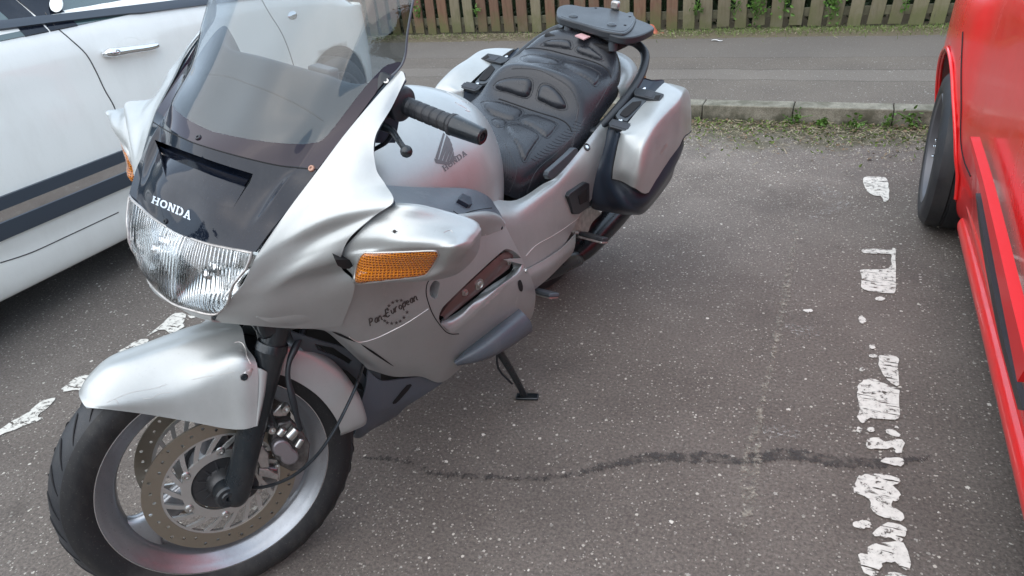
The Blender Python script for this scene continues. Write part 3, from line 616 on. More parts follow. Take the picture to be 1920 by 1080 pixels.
# ================================================================ CARS
def car_body(cx, stations, side=1):
    rows = []
    for Y, w, belt, top, tw in stations:
        h = [(.80*w, .20), (.90*w, .17), (.935*w, .20), (.955*w, .27), (.965*w, .345), (.985*w, .42), (1.0*w, .56), (1.0*w, .70), (.992*w, .86), (.965*w, belt), (.92*w*tw, belt+.33*(top-belt)), (.82*w*tw, belt+.80*(top-belt)), (.62*w*tw, top-.015), (0, top)]
        rows.append([(cx+x, Y, z) for x, z in h]+[(cx-x, Y, z) for x, z in h[-2::-1]])
    return crgrid(rows, 4, 6)
def wheel(parent, c, r, rr, w, face, tyre='rubber', rimm='alloy_dark', spokes=5, ry=0.):
    """road wheel: tyre, rim with spokes; face=+1/-1 is the X side that shows"""
    ax = np.array([face*cos(ry), face*sin(ry), 0.]); c = np.array(c, float)
    g = Geo(); lathe(c, ax, [(-w/2, rr), (-w/2, rr+.03), (-w*.5, r-.03), (-w*.42, r-.008), (-w*.2, r), (-w*.18, r-.008), (-w*.15, r-.008), (-w*.13, r), (w*.13, r), (w*.15, r-.008), (w*.18, r-.008), (w*.2, r), (w*.42, r-.008), (w*.5, r-.03), (w*.53, r-.06), (w*.5, rr+.02), (w/2-.01, rr)], 72, g, closed=True)
    ty = g.build('tyre', tyre, None, bike=False)
    g = Geo(); lathe(c, ax, [(w/2-.03, rr), (w/2-.004, rr+.008), (w/2+.002, rr+.004), (w/2-.004, rr-.008), (w/2-.03, rr-.016)], 64, g, closed=True); lathe(c, ax, [(w*.22, .06), (w*.40, .055), (w*.42, .03), (w*.42, .0)], 24, g)
    _, a, b_ = frame(ax)
    for k in range(spokes):
        for dd in (-.13, .13):
            th = 2*pi*k/spokes+.35; d0 = cos(th)*a+sin(th)*b_; d1 = cos(th+dd)*a+sin(th+dd)*b_; s = np.cross(ax, d1)
            q0, q1 = c+ax*w*.38+d0*.05, c+ax*w*.36+d1*(rr-.012); g.add([q0-s*.016, q0+s*.016, q1+s*.020, q1-s*.020, q0-s*.016-ax*.03, q0+s*.016-ax*.03, q1+s*.020-ax*.03, q1-s*.020-ax*.03], [(0, 1, 2, 3), (0, 4, 5, 1), (1, 5, 6, 2), (2, 6, 7, 3), (3, 7, 4, 0), (4, 7, 6, 5)])
    o = g.build('wheel', rimm, parent, bike=False); ty.parent = o
    g = Geo(); lathe(c, ax, [(-w/2, rr-.012), (w/2-.03, rr-.004), (w/2-.03, rr+.002), (-w/2, rr)], 64, g, closed=True); lathe(c, ax, [(-w*.35, .0), (-w*.35, rr-.01), (-w*.33, rr-.01), (-w*.33, 0)], 32, g); d = g.build('barrel', 'barrel_dark', None, bike=False); d.parent = o
    g = Geo(); lathe(c, ax, [(-w*.1, .0), (-w*.1, .15), (-w*.02, .15), (-w*.02, 0)], 32, g); d = g.build('brake_disc', 'alloy', None, bike=False); d.parent = o
    g = Geo()
    for k in range(5):
        th = 2*pi*k/5; q = c+ax*w*.41+(cos(th)*a+sin(th)*b_)*.036; lathe(q, ax, [(-.01, .0085), (.01, .0085), (.012, .006)], 8, g)
    d = g.build('wheel_nuts', 'chrome', None, bike=False); d.parent = o
    return o
def cyl_cutter(Y, z, r, x0, x1):
    g = Geo(); lathe((x0, Y, z), (1, 0, 0), [(0, r), (x1-x0, r)], 48, g); return g.build('cutter', 'void', bike=False)
def strip_on(tree, cx, side, Ys, zs, off, name, material, parent):
    rows = []
    for z in zs:
        r = []
        for Y in Ys:
            q, n, i, t_ = tree.ray_cast(Vector((cx+side*3, Y, z)), Vector((-side, 0, 0)), 5)
            r.append(np.array(q)+np.array([side*off, 0, 0]))
        rows.append(r)
    Gd = np.array(rows); return shell(Gd, off+.004, (cx, Ys[len(Ys)//2], .6)).build(name, material, parent, bike=False)
# ---- white car (left): nose towards the kerb, its right flank seen beyond the motorcycle
WC = -3.70
st = [(.02, .60, .80, .95, 1.), (.10, .74, .90, 1.22, .95), (.35, .82, 1.02, 1.48, .86), (.9, .87, 1.07, 1.55, .84), (1.6, .885, 1.085, 1.57, .84), (2.4, .885, 1.075, 1.56, .84), (2.85, .885, 1.06, 1.42, .86), (3.2, .88, 1.02, 1.10, .95), (3.6, .87, .96, 1.02, 1.), (3.9, .82, .86, .95, 1.), (4.08, .70, .72, .84, 1.), (4.14, .52, .58, .66, 1.)]
wc = empty('white_car', (WC, 2.1, 0)); tag(wc, 'white hatchback with black side mouldings and chrome door handle parked left of the motorcycle', 'car')
Gw = car_body(WC, st); inv = Matrix.Translation((-WC, -2.1, 0))
def own(o, root):
    o.parent = root; o.matrix_parent_inverse = root.matrix_world.inverted() if False else Matrix.Translation(-root.location); return o
body = shell(Gw, .012, (WC, 2.1, .7)).build('body', 'white_paint', None, bike=False, angle=35)
cut(body, [cyl_cutter(3.50, .335, .355, WC+.55, WC+1.2), cyl_cutter(.78, .335, .355, WC+.55, WC+1.2), cyl_cutter(3.50, .335, .355, WC-1.2, WC-.55), cyl_cutter(.78, .335, .355, WC-1.2, WC-.55)]); own(body, wc)
for s in (1, -1):
    for Y in (3.50, .78): own(wheel(None, (WC+s*.77, Y, .315), .315, .215, .20, s), wc)
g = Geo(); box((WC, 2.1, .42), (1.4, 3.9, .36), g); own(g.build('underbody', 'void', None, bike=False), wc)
tw = bvh(Gw)
Yl = list(np.linspace(1.28, 3.12, 24)); Ya = list(np.linspace(.02+1.28-.0, 3.12, 24))
for z0, z1, off, nm, mt in [(.523, .570, .014, 'side_moulding', 'car_trim'), (.476, .524, .008, 'chrome_insert', 'chrome'), (.414, .478, .014, 'side_moulding', 'car_trim')]:
    own(strip_on(tw, WC, 1, list(np.linspace(1.16, 3.12, 26)), [z0, z0+.004, (z0+z1)/2, z1-.004, z1], off, nm, mt, None), wc)
    own(strip_on(tw, WC, 1, list(np.linspace(.02+.4, .58, 4)), [z0, z1], off, nm, mt, None), wc) if False else None
own(line_on(tw, [(0, 493), (60, 473), (130, 441), (222, 398)], .0025, 'sill_seam', 'seamline', None, world=True), wc)
own(line_on(tw, [(62, -4), (82, 20), (98, 44), (130, 72), (160, 100), (178, 130), (196, 168), (216, 205), (232, 262), (236, 300)], .0028, 'door_seam', 'seamline', None, world=True), wc)
own(line_on(tw, [(485, -10), (505, 25), (528, 62), (545, 105), (556, 150), (560, 210)], .003, 'door_seam', 'seamline', None, world=True), wc)
# glazing: lower edge of the side windows with the belt seal
def strip_px(tree, lo, hi, off, name, material, world=True, n=5, th=None):
    lo, hi = cr1(np.array(lo, float), 6), cr1(np.array(hi, float), 6); rows = [[hit(tree, *(a*(1-t)+b_*t), off, world=world)[0] for a, b_ in zip(lo, hi)] for t in np.linspace(0, 1, n)]
    Gd = np.array(rows); return shell(Gd, th or off+.004, (WC, 2.1, .6)).build(name, material, None, bike=False)
own(strip_px(tw, [(-120, 72), (0, 58), (100, 45), (240, 28), (385, 10), (520, -8)], [(-120, 55), (0, 43), (100, 31), (240, 14), (385, -4), (520, -20)], .012, 'belt_seal', 'car_trim'), wc)
def side_glass(tree, cx, sd_, Y0, Y1, name, material, off=.004, rake=0., z0=1.082, z1=1.43):
    rows = []
    for f_ in np.linspace(0, 1, 6):
        r = []
        for y in np.linspace(Y0, Y1-rake*f_, 10):
            q, n_, i_, t_ = tree.ray_cast(Vector((cx+sd_*3, y, z0+(z1-z0)*f_)), Vector((-sd_, 0, 0)), 5); r.append(np.array(q)+np.array([sd_*off, 0, 0]) if q else r[-1])
        rows.append(r)
    return shell(np.array(rows), off+.003, (cx, 2, .6)).build(name, material, None, bike=False)
Yp = [WX(px_, 36, -2.835)[1] for px_ in (36, 84, 88, 143)]
own(side_glass(tw, WC, 1, .62, Yp[0], 'side_window', 'car_glass'), wc); own(side_glass(tw, WC, 1, Yp[3], 3.02, 'side_window', 'car_glass', rake=.62), wc)
own(side_glass(tw, WC, 1, Yp[0], Yp[1], 'pillar_trim', 'black_gloss', .006), wc); own(side_glass(tw, WC, 1, Yp[2], Yp[3], 'pillar_trim', 'black_gloss', .006), wc)
own(puff(tw, ell(105, 13, 13, 15), .015, 2, 'round_badge', 'white_paint', None, step=5, world=True, base=.013), wc)
own(puff(tw, ell(548, 29, 9, 8), .010, 6, 'side_repeater', 'chrome', None, step=4, world=True, base=.002), wc)
# door handle with its scooped recess
own(puff(tw, [(218, 92), (228, 76), (245, 70), (262, 75), (275, 90), (272, 105), (258, 113), (240, 114), (226, 106)], -.006, 16, 'handle_recess', 'white_paint', None, step=5, world=True, base=.0004), wc)
hp = [hit(tw, a, b_, of, world=True)[0] for a, b_, of in [(192, 102, .004), (200, 99, .026), (215, 97, .032), (240, 93, .034), (265, 90, .034), (284, 86, .028), (293, 84, .004)]]
g = Geo(); tube(hp, [.010, .019, .0175, .0155, .015, .014, .010], 12, g, sub=4); hd = g.build('door_handle', 'chrome', None, bike=False); own(hd, wc)
q, n_ = hit(tw, 207, 98, .044, world=True); g = Geo(); lathe(q, n_, [(-.006, .011), (.006, .011), (.007, .007), (.003, .006), (.003, 0)], 20, g); kh = g.build('keyhole', 'alloy', None, bike=False); kh.parent = hd
# ---- red car (right)
RC = 1.30
st = [(-.02, .60, .78, .95, 1.), (.08, .76, .90, 1.15, .95), (.4, .84, .98, 1.42, .86), (1.0, .875, 1.02, 1.47, .84), (1.8, .88, 1.03, 1.48, .84), (2.3, .88, 1.02, 1.36, .86), (2.72, .89, .98, 1.08, .95), (2.95, .925, .93, 1.0, 1.), (3.2, .94, .92, .98, 1.), (3.5, .925, .88, .95, 1.), (3.8, .86, .80, .90, 1.), (4.02, .72, .66, .78, 1.), (4.1, .5, .5, .6, 1.)]
rc = empty('red_car', (RC, 2.0, 0)); tag(rc, 'glossy red hatchback with flared wheel arch and dark alloy wheel parked right of the motorcycle', 'car')
Gr = car_body(RC, st)
body = shell(Gr, .012, (RC, 2.0, .7)).build('body', 'red_paint', None, bike=False, angle=35)
cut(body, [cyl_cutter(3.19, .32, .385, RC-1.2, RC-.50), cyl_cutter(.80, .32, .36, RC-1.2, RC-.50), cyl_cutter(3.19, .32, .385, RC+.5, RC+1.2), cyl_cutter(.80, .32, .36, RC+.5, RC+1.2)]); own(body, rc)
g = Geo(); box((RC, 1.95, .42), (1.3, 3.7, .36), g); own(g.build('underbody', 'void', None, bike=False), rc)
own(wheel(None, (RC-.82, 3.19, .315), .315, .215, .215, -1, spokes=5, ry=rad(-2)), rc); own(wheel(None, (RC-.78, .80, .315), .315, .215, .20, -1), rc); own(wheel(None, (RC+.80, 3.19, .315), .315, .215, .20, 1), rc); own(wheel(None, (RC+.78, .80, .315), .315, .215, .20, 1), rc)
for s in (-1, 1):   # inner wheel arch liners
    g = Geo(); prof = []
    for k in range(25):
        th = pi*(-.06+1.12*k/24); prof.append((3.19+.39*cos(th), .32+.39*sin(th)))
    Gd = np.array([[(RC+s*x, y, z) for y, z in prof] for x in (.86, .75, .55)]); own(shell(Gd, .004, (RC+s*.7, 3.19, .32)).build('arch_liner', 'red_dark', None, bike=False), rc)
trr = bvh(Gr)
lip = []
for k in range(29):
    th = pi*(-.05+1.1*k/28); Y, z = 3.19+.392*cos(th), .32+.392*sin(th); q, n_, i_, t_ = trr.ray_cast(Vector((RC-3, Y, z)), Vector((1, 0, 0)), 5)
    if q: lip.append(np.array(q)+np.array([-.004, 0, 0]))
g = Geo(); tube(lip, .007, 10, g, sub=2); own(g.build('arch_lip', 'red_paint', None, bike=False), rc)
own(line_on(trr, [(1806, 60), (1803, 130), (1803, 200), (1802, 260), (1808, 300), (1820, 330)], .0035, 'door_seam', 'void', None, world=True), rc)
own(strip_px(trr, [(1849,257),(1866,325),(1892,430),(1922,560),(1960,720)], [(1852,257),(1875,325),(1902,415),(1937,540),(1981,690)], .020, 'side_moulding', 'red_satin'), rc)
own(strip_px(trr, [(1844,362),(1852,430),(1868,520),(1893,640),(1930,770)], [(1845,362),(1858,430),(1876,520),(1902,640),(1941,770)], .008, 'door_trim', 'black_plastic'), rc)
# sill skirt
sk = [[(RC-.80, y, .15), (RC-.835, y, .155), (RC-.85, y, .185), (RC-.845, y, .215), (RC-.825, y, .235), (RC-.84, y, .26), (RC-.85, y, .30), (RC-.83, y, .32)] for y in (1.15, 1.6, 2.1, 2.5, 2.72)]
own(shell(crgrid(sk, 3, 3), .004, (RC, 2, .3)).build('sill_skirt', 'red_paint', None, bike=False), rc)
for s, cx_, root, y0, y1 in ((-1, RC, rc, 1.15, 2.45), (1, RC, rc, 1.15, 2.45), (-1, WC, wc, 1.0, 2.9)):
    own(side_glass(bvh(Gr if cx_ == RC else Gw), cx_, s, y0-.45, y1+.1, 'side_window', 'car_glass', rake=.5, z0=1.06 if cx_ == RC else 1.085, z1=1.36 if cx_ == RC else 1.43), root); continue
    tr_ = bvh(Gr if cx_ == RC else Gw); rows = []
    for f_ in (0.08, .3, .6, .8):
        r = []
        for y in np.linspace(y0-.5, y1, 12):
            z = 1.05+f_*.42; z = min(z, 1.06+.5*max(.05, (y1+.35-y))) if f_ > .2 else z
            q, n_, i_, t_ = tr_.ray_cast(Vector((cx_+s*3, y, z)), Vector((-s, 0, 0)), 5); r.append(np.array(q)+np.array([s*.004, 0, 0]) if q else (r[-1] if r else np.array([cx_+s*.75, y, z])))
        rows.append(r)
    own(shell(np.array(rows), .006, (cx_, 2, .6)).build('side_window', 'car_glass', None, bike=False), root)
# ================================================================ MOTORCYCLE (own frame: x rearwards from the front axle, y left, z up)
mc = empty('touring_motorcycle', mw=Matrix(((-_b[0], BL[0], BU[0], O[0]), (-_b[1], BL[1], BU[1], O[1]), (-_b[2], BL[2], BU[2], O[2]), (0, 0, 0, 1))))
tag(mc, 'silver touring motorcycle with smoked windscreen and hard side cases on its side stand', 'motorcycle')
def p3(x, y, z): return np.array([x, y, z], float)
def sym(halves):
    """rows given from the centre outwards to the left -> full rows, right to left"""
    return [[mir(q) for q in r[:0:-1]]+list(r) for r in halves]
# ---------------- nose panel and windscreen: one continuous curved sheet, split at the seam
def lerp(a, b_, t): return a*(1-t)+b_*t
def bend(rows):
    """tighten the fold between the front face and the cheek of each half row (c, s, s1, fold, edge)"""
    return [[r[0], r[1], r[2], lerp(r[2], r[3], .82), r[3], lerp(r[3], r[4], .18), lerp(r[3], r[4], .6), r[4]] for r in rows]
nose_h = bend([
 [P(333,437,y=0), P(382,454,y=.07), P(430,466,y=.13), P(455,470,y=.158), P(479,472,y=.184)],
 [P(342,395,y=0), P(392,412,y=.075), P(452,430,y=.14), P(482,425,y=.168), P(508,432,y=.196)],
 [P(352,355,y=0), P(410,375,y=.08), P(478,397,y=.15), P(512,375,y=.18), P(537,397,y=.206)],
 [P(362,312,y=0), P(430,330,y=.085), P(500,355,y=.152), P(538,338,y=.186), P(566,358,y=.217)],
 [P(371,270,y=0), P(440,290,y=.085), P(515,308,y=.155), P(562,312,y=.192), P(595,318,y=.228)]])
nose = sym(nose_h)
Gn = crgrid(nose, 10, 10)
Tn = bvh(Gn); 
# sunken air intake below the seam: hole in the panel, side walls, sloping tongue and a louvre bar
top_e = cr1(np.array([(290,262),(345,283),(410,306),(474,326)], float), 8); bot_e = cr1(np.array([(312,335),(350,357),(395,377),(438,388)], float), 8)
lef_e = cr1(np.array([(290,262),(297,280),(302,300),(312,335)], float), 6); rig_e = cr1(np.array([(438,388),(456,360),(468,342),(474,326)], float), 6)
hole = np.concatenate([top_e[:-1][::1], rig_e[::-1][:-1], bot_e[::-1][:-1], lef_e[::-1][:-1]])
NPH = hole
dpt = lambda t: .034*max(t, 0)**1.5
rows = [[hitd(Tn, *(bot_e[k]*(1-t)+top_e[k]*t), dpt(t)-.0003) for k in range(len(top_e))] for t in np.linspace(-.03, 1, 16)]
INT_ROWS = rows
def scr_row(c, s1, b, e): return [c, (c*.5+s1*.5), s1, b, e]
screen_h = [
 [P(371,270,y=0), P(440,290,y=.085), P(515,308,y=.155), P(562,312,y=.192), P(595,318,y=.228)],
 [P(400,232,y=0), P(462,252,y=.085), P(535,264,y=.158), P(592,262,y=.195), P(648,250,y=.238)],
 [P(428,178,y=0), P(490,195,y=.085), P(570,208,y=.160), P(628,190,y=.198), P(712,165,y=.250)],
 [P(455,120,y=0), P(520,132,y=.085), P(600,142,y=.162), P(655,115,y=.202), P(755,118,y=.262)],
 [P(485,52,y=0), P(550,60,y=.085), P(632,66,y=.165), P(680,52,y=.206), P(765,55,y=.266)],
 [P(512,-15,y=0), P(578,-8,y=.085), P(660,-8,y=.168), P(705,-18,y=.210), P(778,-12,y=.270)],
 [P(545,-95,y=0), P(612,-88,y=.085), P(690,-88,y=.168), P(735,-95,y=.210), P(800,-88,y=.262)],
 [P(575,-165,y=0), P(640,-158,y=.08), P(712,-155,y=.15), P(755,-155,y=.185), P(808,-140,y=.225)]]
sc = sym(bend(screen_h)); Gs = crgrid(sc, 10, 10)
# opaque painted border: lower band and both cheeks; the rest is clear
Nr, Nc = Gs.shape[:2]
border = smooth_closed([(280,205),(300,208),(340,228),(400,246),(460,259),(530,268),(580,268),(612,256),(656,199),(712,131),(733,119),(757,117),(800,150),(700,380),(500,420),(250,330),(250,220)], 3)
def proj(p):
    w = M3.T@np.asarray(p)+O-CAM; q = R@w; return 960+F*q[0]/q[2], 540+F*q[1]/q[2]
# border line as a curve on the left half, mirrored to the right, giving v(u) of the edge
Gs2 = crgrid(sc, 14, 30); n2, m2 = Gs2.shape[:2]; vb = np.zeros(m2)
for j in range(m2):
    jj = j if j >= m2//2 else m2-1-j
    last = 0
    for i in range(n2):
        if inpoly(*proj(Gs2[i, jj]), border): last = i
    vb[j] = last/(n2-1)
vb = np.convolve(np.pad(vb, 2, mode='edge'), np.ones(5)/5, 'valid')
def resample(Gd, v0, v1, n):
    """rows of the grid between per-column parameters"""
    N0 = Gd.shape[0]-1; out = []
    for k in range(n+1):
        r = []
        for j in range(Gd.shape[1]):
            v = (v0[j]*(1-k/n)+v1[j]*k/n)*N0; i = min(int(v), N0-1); f_ = v-i; r.append(Gd[i, j]*(1-f_)+Gd[i+1, j]*f_)
        out.append(r)
    return np.array(out)
shell(resample(Gs2, np.zeros(m2), vb, 14), .004).build('screen_border', 'black_gloss_red_sheen', mc)
Gcl = resample(Gs2, vb, np.ones(m2), 30)
shell(Gcl, .004).build('windscreen', 'screen', mc)
Ts = bvh(Gs2); 
for k_ in (0, -1): tube(Gs2[:, k_][70:], .0022, 8).build('screen_edge', 'grey_plastic', mc)

NP = cutgrid(Gn, [NPH], .003, Tn).build('nose_panel', 'black_gloss', mc, angle=40)
shell(np.array(INT_ROWS), .002).build('intake_tongue', 'black_gloss', NP)
for e_, dd in ((top_e, [1]*len(top_e)), (lef_e, list(np.linspace(1, 0, len(lef_e)))), (rig_e, list(np.linspace(0, 1, len(rig_e))))):
    Gd = np.array([[hitd(Tn, *q, dpt(t)*f_-.0002) for q, t in zip(e_, dd)] for f_ in (0, .5, 1)]); g = Geo(); g.add(Gd.reshape(-1, 3), gfaces(3, len(e_))); g.build('intake_wall', 'black_plastic', NP)
lv0 = cr1(np.array([(298,275),(345,296),(405,318),(464,338)], float), 6); lv1 = cr1(np.array([(303,290),(345,308),(400,331),(456,352)], float), 6)
shell(np.array([[hitd(Tn, *(a*(1-t)+b_*t), .006+.012*t) for a, b_ in zip(lv0, lv1)] for t in (0, .33, .66, 1)]), .003).build('intake_louvre', 'black_gloss', NP)
line_on(bvh(np.concatenate([Gn[-8:], Gs[:8]])), [(287, 229), (315, 246), (345, 260), (372, 271), (440, 291), (515, 309), (562, 315), (594, 318)], .0012, 'panel_seam', 'void', mc)
def screw(name, px, py, tree, r, material, parent, steer=False, h=.003, dark=True):
    q, n_ = hit(tree, px, py, 0, steer)
    if steer: n_ = RS@n_; q = ST(q)
    g = Geo(); lathe(q, n_, [(-.002, r*1.25), (h*.4, r*1.25), (h, r), (h, r*.55), (h*.4, r*.5), (h*.4, 0)], 18, g); return g.build(name, material, parent)
Tns = bvh(Gn, Gs2)
screw('screen_screw', 372, 258, Ts, .0048, 'bolt_dark', mc); screw('screen_screw', 586, 306, Tn, .0052, 'rust_bolt', mc); screw('screen_screw', 311, 415, Tn, .0042, 'black_plastic', mc)
# ---------------- headlamp
hl = sym([
 [P(333,438,y=0)+p3(.004,0,0), P(382,455,y=.07), P(430,466,y=.13), P(452,470,y=.158), P(472,474,y=.178)],
 [P(330,470,y=0), P(380,488,y=.07), P(428,502,y=.128), P(446,506,y=.152), P(466,503,y=.172)],
 [P(328,515,y=0), P(376,532,y=.07), P(420,545,y=.120), P(436,548,y=.142), P(448,536,y=.160)],
 [P(325,544,y=0), P(367,560,y=.065), P(402,569,y=.108), P(420,567,y=.126), P(434,557,y=.143)],
 [P(324,569,y=0), P(362,582,y=.055), P(391,589,y=.090), P(407,588,y=.106), P(420,578,y=.122)]])
Gh = crgrid(hl, 48, 6); Nh = grid_normals(Gh); sg = np.sign(((Gh-np.array([.7, 0, .6]))*Nh).sum(2).mean())
yy = Gh[..., 1]; vv = np.linspace(0, 1, Gh.shape[0])[:, None]
Gh = Gh+Nh*sg*(.010*np.sin(np.clip(vv, 0, 1)*pi))[..., None]
fl = np.where(np.abs(np.mod(yy+.19, .12)-.06) < .034, .0020*np.abs(np.sin(yy*pi/.0090)), .0016*np.abs(np.sin(yy*pi/.0062)))
# lamp: outer glass with vertical flutes on the inside, deep reflector bowls behind
inn = Gh-Nh*sg*(.004+fl)[..., None]; n, m = Gh.shape[:2]
g = Geo(); V = np.concatenate([Gh.reshape(-1, 3), inn.reshape(-1, 3)]); f = gfaces(n, m); N0 = n*m
ff = f+[tuple(i+N0 for i in q[::-1]) for q in f]+[(j+1, j, N0+j, N0+j+1) for j in range(m-1)]+[((n-1)*m+j, (n-1)*m+j+1, N0+(n-1)*m+j+1, N0+(n-1)*m+j) for j in range(m-1)]+[(i*m, (i+1)*m, N0+(i+1)*m, N0+i*m) for i in range(n-1)]+[((i+1)*m+m-1, i*m+m-1, N0+i*m+m-1, N0+(i+1)*m+m-1) for i in range(n-1)]
g.add(V, ff); HL = g.build('headlamp', 'lens_glass', mc, angle=70)
Th = bvh(Gh)
bowl = []
for i in range(0, n, 2):
    t_ = i/(n-1); r = []
    for j in range(0, m, 6):
        s_ = j/(m-1); q = Gh[i, j]; d_ = .020+.085*(sin(pi*t_)**.5)*(abs(sin(2*pi*s_))**.45)*(1 if 0 < s_ < 1 else 0); r.append(q+p3(d_, -q[1]*.10*(d_/.1), -.012*(d_/.1)))
    bowl.append(r)
g = shell(np.array(bowl), .002); g.build('reflector', 'reflector', HL)
for s_ in (-.075, .075):
    g = Geo(); lathe((.10, s_, .83), (-1, 0, .05), [(-.02, .016), (0, .016), (.004, .010), (.022, .010), (.028, .004), (.029, 0)], 16, g); g.build('bulb', 'chrome', HL)
rim_ = [Gh[0, j] for j in range(0, m, 8)]+[Gh[i, -1] for i in range(0, n, 3)]+[Gh[-1, j] for j in range(m-1, -1, -8)]+[Gh[i, 0] for i in range(n-1, -1, -3)]
g = Geo(); tube(rim_, .0026, 6, g, closed=True); g.build('lamp_gasket', 'alloy', HL)
# ---------------- left and right silver cowl
cowl = [
 [P(748,134,y=.262), P(752,133,y=.268), P(757,137,y=.274), P(760,148,y=.282)],
 [P(700,188,y=.257), P(712,188,y=.266), P(724,192,y=.276), P(735,200,y=.285)],
 [P(648,250,y=.242), P(668,250,y=.258), P(688,252,y=.275), P(703,258,y=.290)],
 [P(597,318,y=.230), P(630,314,y=.255), P(668,312,y=.285), P(705,315,y=.310)],
 [P(540,394,y=.208), P(590,372,y=.245), P(650,352,y=.290), P(722,345,y=.338)],
 [P(486,472,y=.184), P(545,438,y=.225), P(625,405,y=.293), P(737,378,y=.380)],
 [P(472,498,y=.178), P(530,470,y=.215), P(605,440,y=.270), P(697,408,y=.352)],
 [P(455,534,y=.166), P(515,505,y=.203), P(585,474,y=.258), P(654,448,y=.320)],
 [P(435,558,y=.147), P(505,535,y=.195), P(568,506,y=.246), P(638,489,y=.300)],
 [P(422,578,y=.126), P(495,558,y=.182), P(560,530,y=.224), P(642,506,y=.270)],
 [P(409,590,y=.108), P(495,585,y=.170), P(570,568,y=.214), P(665,538,y=.283)],
 [P(402,604,y=.088), P(480,611,y=.140), P(560,616,y=.178), P(640,612,y=.222)]]
Gc = crgrid(cowl, 10, 8); shell(Gc, .003).build('front_cowl', 'silver', mc, angle=60); shell(mir(Gc), .003).build('front_cowl', 'silver', mc, angle=60)
Tc = bvh(Gc)
# dark plastic lining behind both silver blades, seen through the screen
Ncw = grid_normals(Gc); sgc = np.sign(((Gc-np.array([.7, 0, .6]))*Ncw).sum(2).mean()); Gli = (Gc-Ncw*sgc*.007)[:44]
shell(Gli, .002).build('cowl_lining', 'dash_plastic', mc); shell(mir(Gli), .002).build('cowl_lining', 'dash_plastic', mc)
# chin below the headlamp joining both cowls
chin = sym([[P(324,569,y=0)+p3(.002,0,0), P(362,582,y=.055), P(395,590,y=.094)], [P(330,578,y=0)+p3(.012,0,-.004), P(368,594,y=.052)+p3(.004,0,-.002), P(408,605,y=.096)], [p3(.16, 0, .69), p3(.16, .06, .69), p3(.165, .115, .692)]])
patch('chin_panel', chin, 'silver', mc, 6, 5)
# ---------------- mirror pod with indicator
def podring(pts): return pts
pod = [  # rings from the cowl outwards; each ring closed: top-rear, top-front, face-top, face-bottom, under-front, under-rear
 [P(745,380,y=.360), P(700,408,y=.345), P(668,440,y=.325), P(643,470,y=.300), P(640,492,y=.292), P(660,515,y=.283), P(668,532,y=.290), P(720,528,y=.300)+p3(.05,-.02,-.01), P(760,470,y=.300)+p3(.08,-.02,0)],
 [P(790,384,y=.405), P(752,412,y=.396), P(715,444,y=.376), P(690,466,y=.350), P(682,476,y=.345), P(676,502,y=.338), P(680,531,y=.338), P(735,528,y=.345)+p3(.05,0,-.01), P(790,470,y=.350)+p3(.09,0,0)],
 [P(842,397,y=.436), P(812,420,y=.440), P(775,446,y=.432), P(758,463,y=.420), P(755,473,y=.412), P(745,500,y=.395), P(742,528,y=.388), P(790,526,y=.392)+p3(.04,0,-.01), P(842,480,y=.400)+p3(.08,0,0)],
 [P(878,408,y=.458), P(858,428,y=.472), P(838,448,y=.480), P(822,462,y=.474), P(818,472,y=.466), P(806,500,y=.440), P(795,524,y=.425), P(832,520,y=.425)+p3(.03,0,-.01), P(870,482,y=.432)+p3(.05,0,0)],
 [P(896,418,y=.472), P(884,432,y=.488), P(868,448,y=.497), P(856,460,y=.502), P(850,472,y=.495), P(838,498,y=.466), P(828,514,y=.450), P(852,510,y=.446)+p3(.02,0,-.01), P(886,478,y=.452)+p3(.02,0,0)],
 [P(903,432,y=.485), P(898,438,y=.493), P(890,448,y=.499), P(882,460,y=.504), P(876,472,y=.498), P(866,490,y=.474), P(860,500,y=.464), P(872,498,y=.460), P(896,474,y=.462)]]
Gp = crgrid(pod, 5, 7, cu=True)
def closed_loft(Gd, name, material, parent, cap0=True, cap1=True, angle=45):
    n, m = Gd.shape[:2]; g = Geo(); f = gfaces(n, m, cu=True)
    V = list(Gd.reshape(-1, 3))
    if cap1: V.append(Gd[-1].mean(0)); f += [((n-1)*m+j, (n-1)*m+(j+1) % m, len(V)-1) for j in range(m)]
    if cap0: V.append(Gd[0].mean(0)); f += [((j+1) % m, j, len(V)-1) for j in range(m)]
    g.add(V, f); return g.build(name, material, parent, angle=angle)
for A in (Gp, mir(Gp)): 
    PM = closed_loft(A, 'mirror_pod', 'silver', mc, angle=60)
    c_ = A[3:].mean((0, 1)); sgy = np.sign(c_[1])
Tp = bvh(np.concatenate([Gp, Gp[:, :1]], 1))
ind = [(681,475),(700,474),(760,472),(812,470),(821,474),(821,482),(805,508),(790,518),(740,524),(690,530),(667,531),(665,522),(670,495)]
def mirrored(o):
    me = o.data.copy(); bm = bmesh.new(); bm.from_mesh(me)
    for v in bm.verts: v.co.y *= -1
    bmesh.ops.reverse_faces(bm, faces=bm.faces); bm.to_mesh(me); bm.free(); q = o.copy(); q.data = me; C.objects.link(q); q.parent = o.parent; return q
o = puff(Tp, ind, .0035, 7, 'indicator', 'amber', mc, step=4, smoothn=2); mirrored(o)
o = line_on(Tp, ind, .0018, 'indicator_bezel', 'silver_dull', mc, sub=3, close=True); mirrored(o)
prism([P(a, b_, y=.312) for a, b_ in [(628,487),(648,487),(667,488),(664,497),(655,504),(643,504),(633,498)]], (.02, -.03, 0)).build('cowl_scoop', 'void', mc)
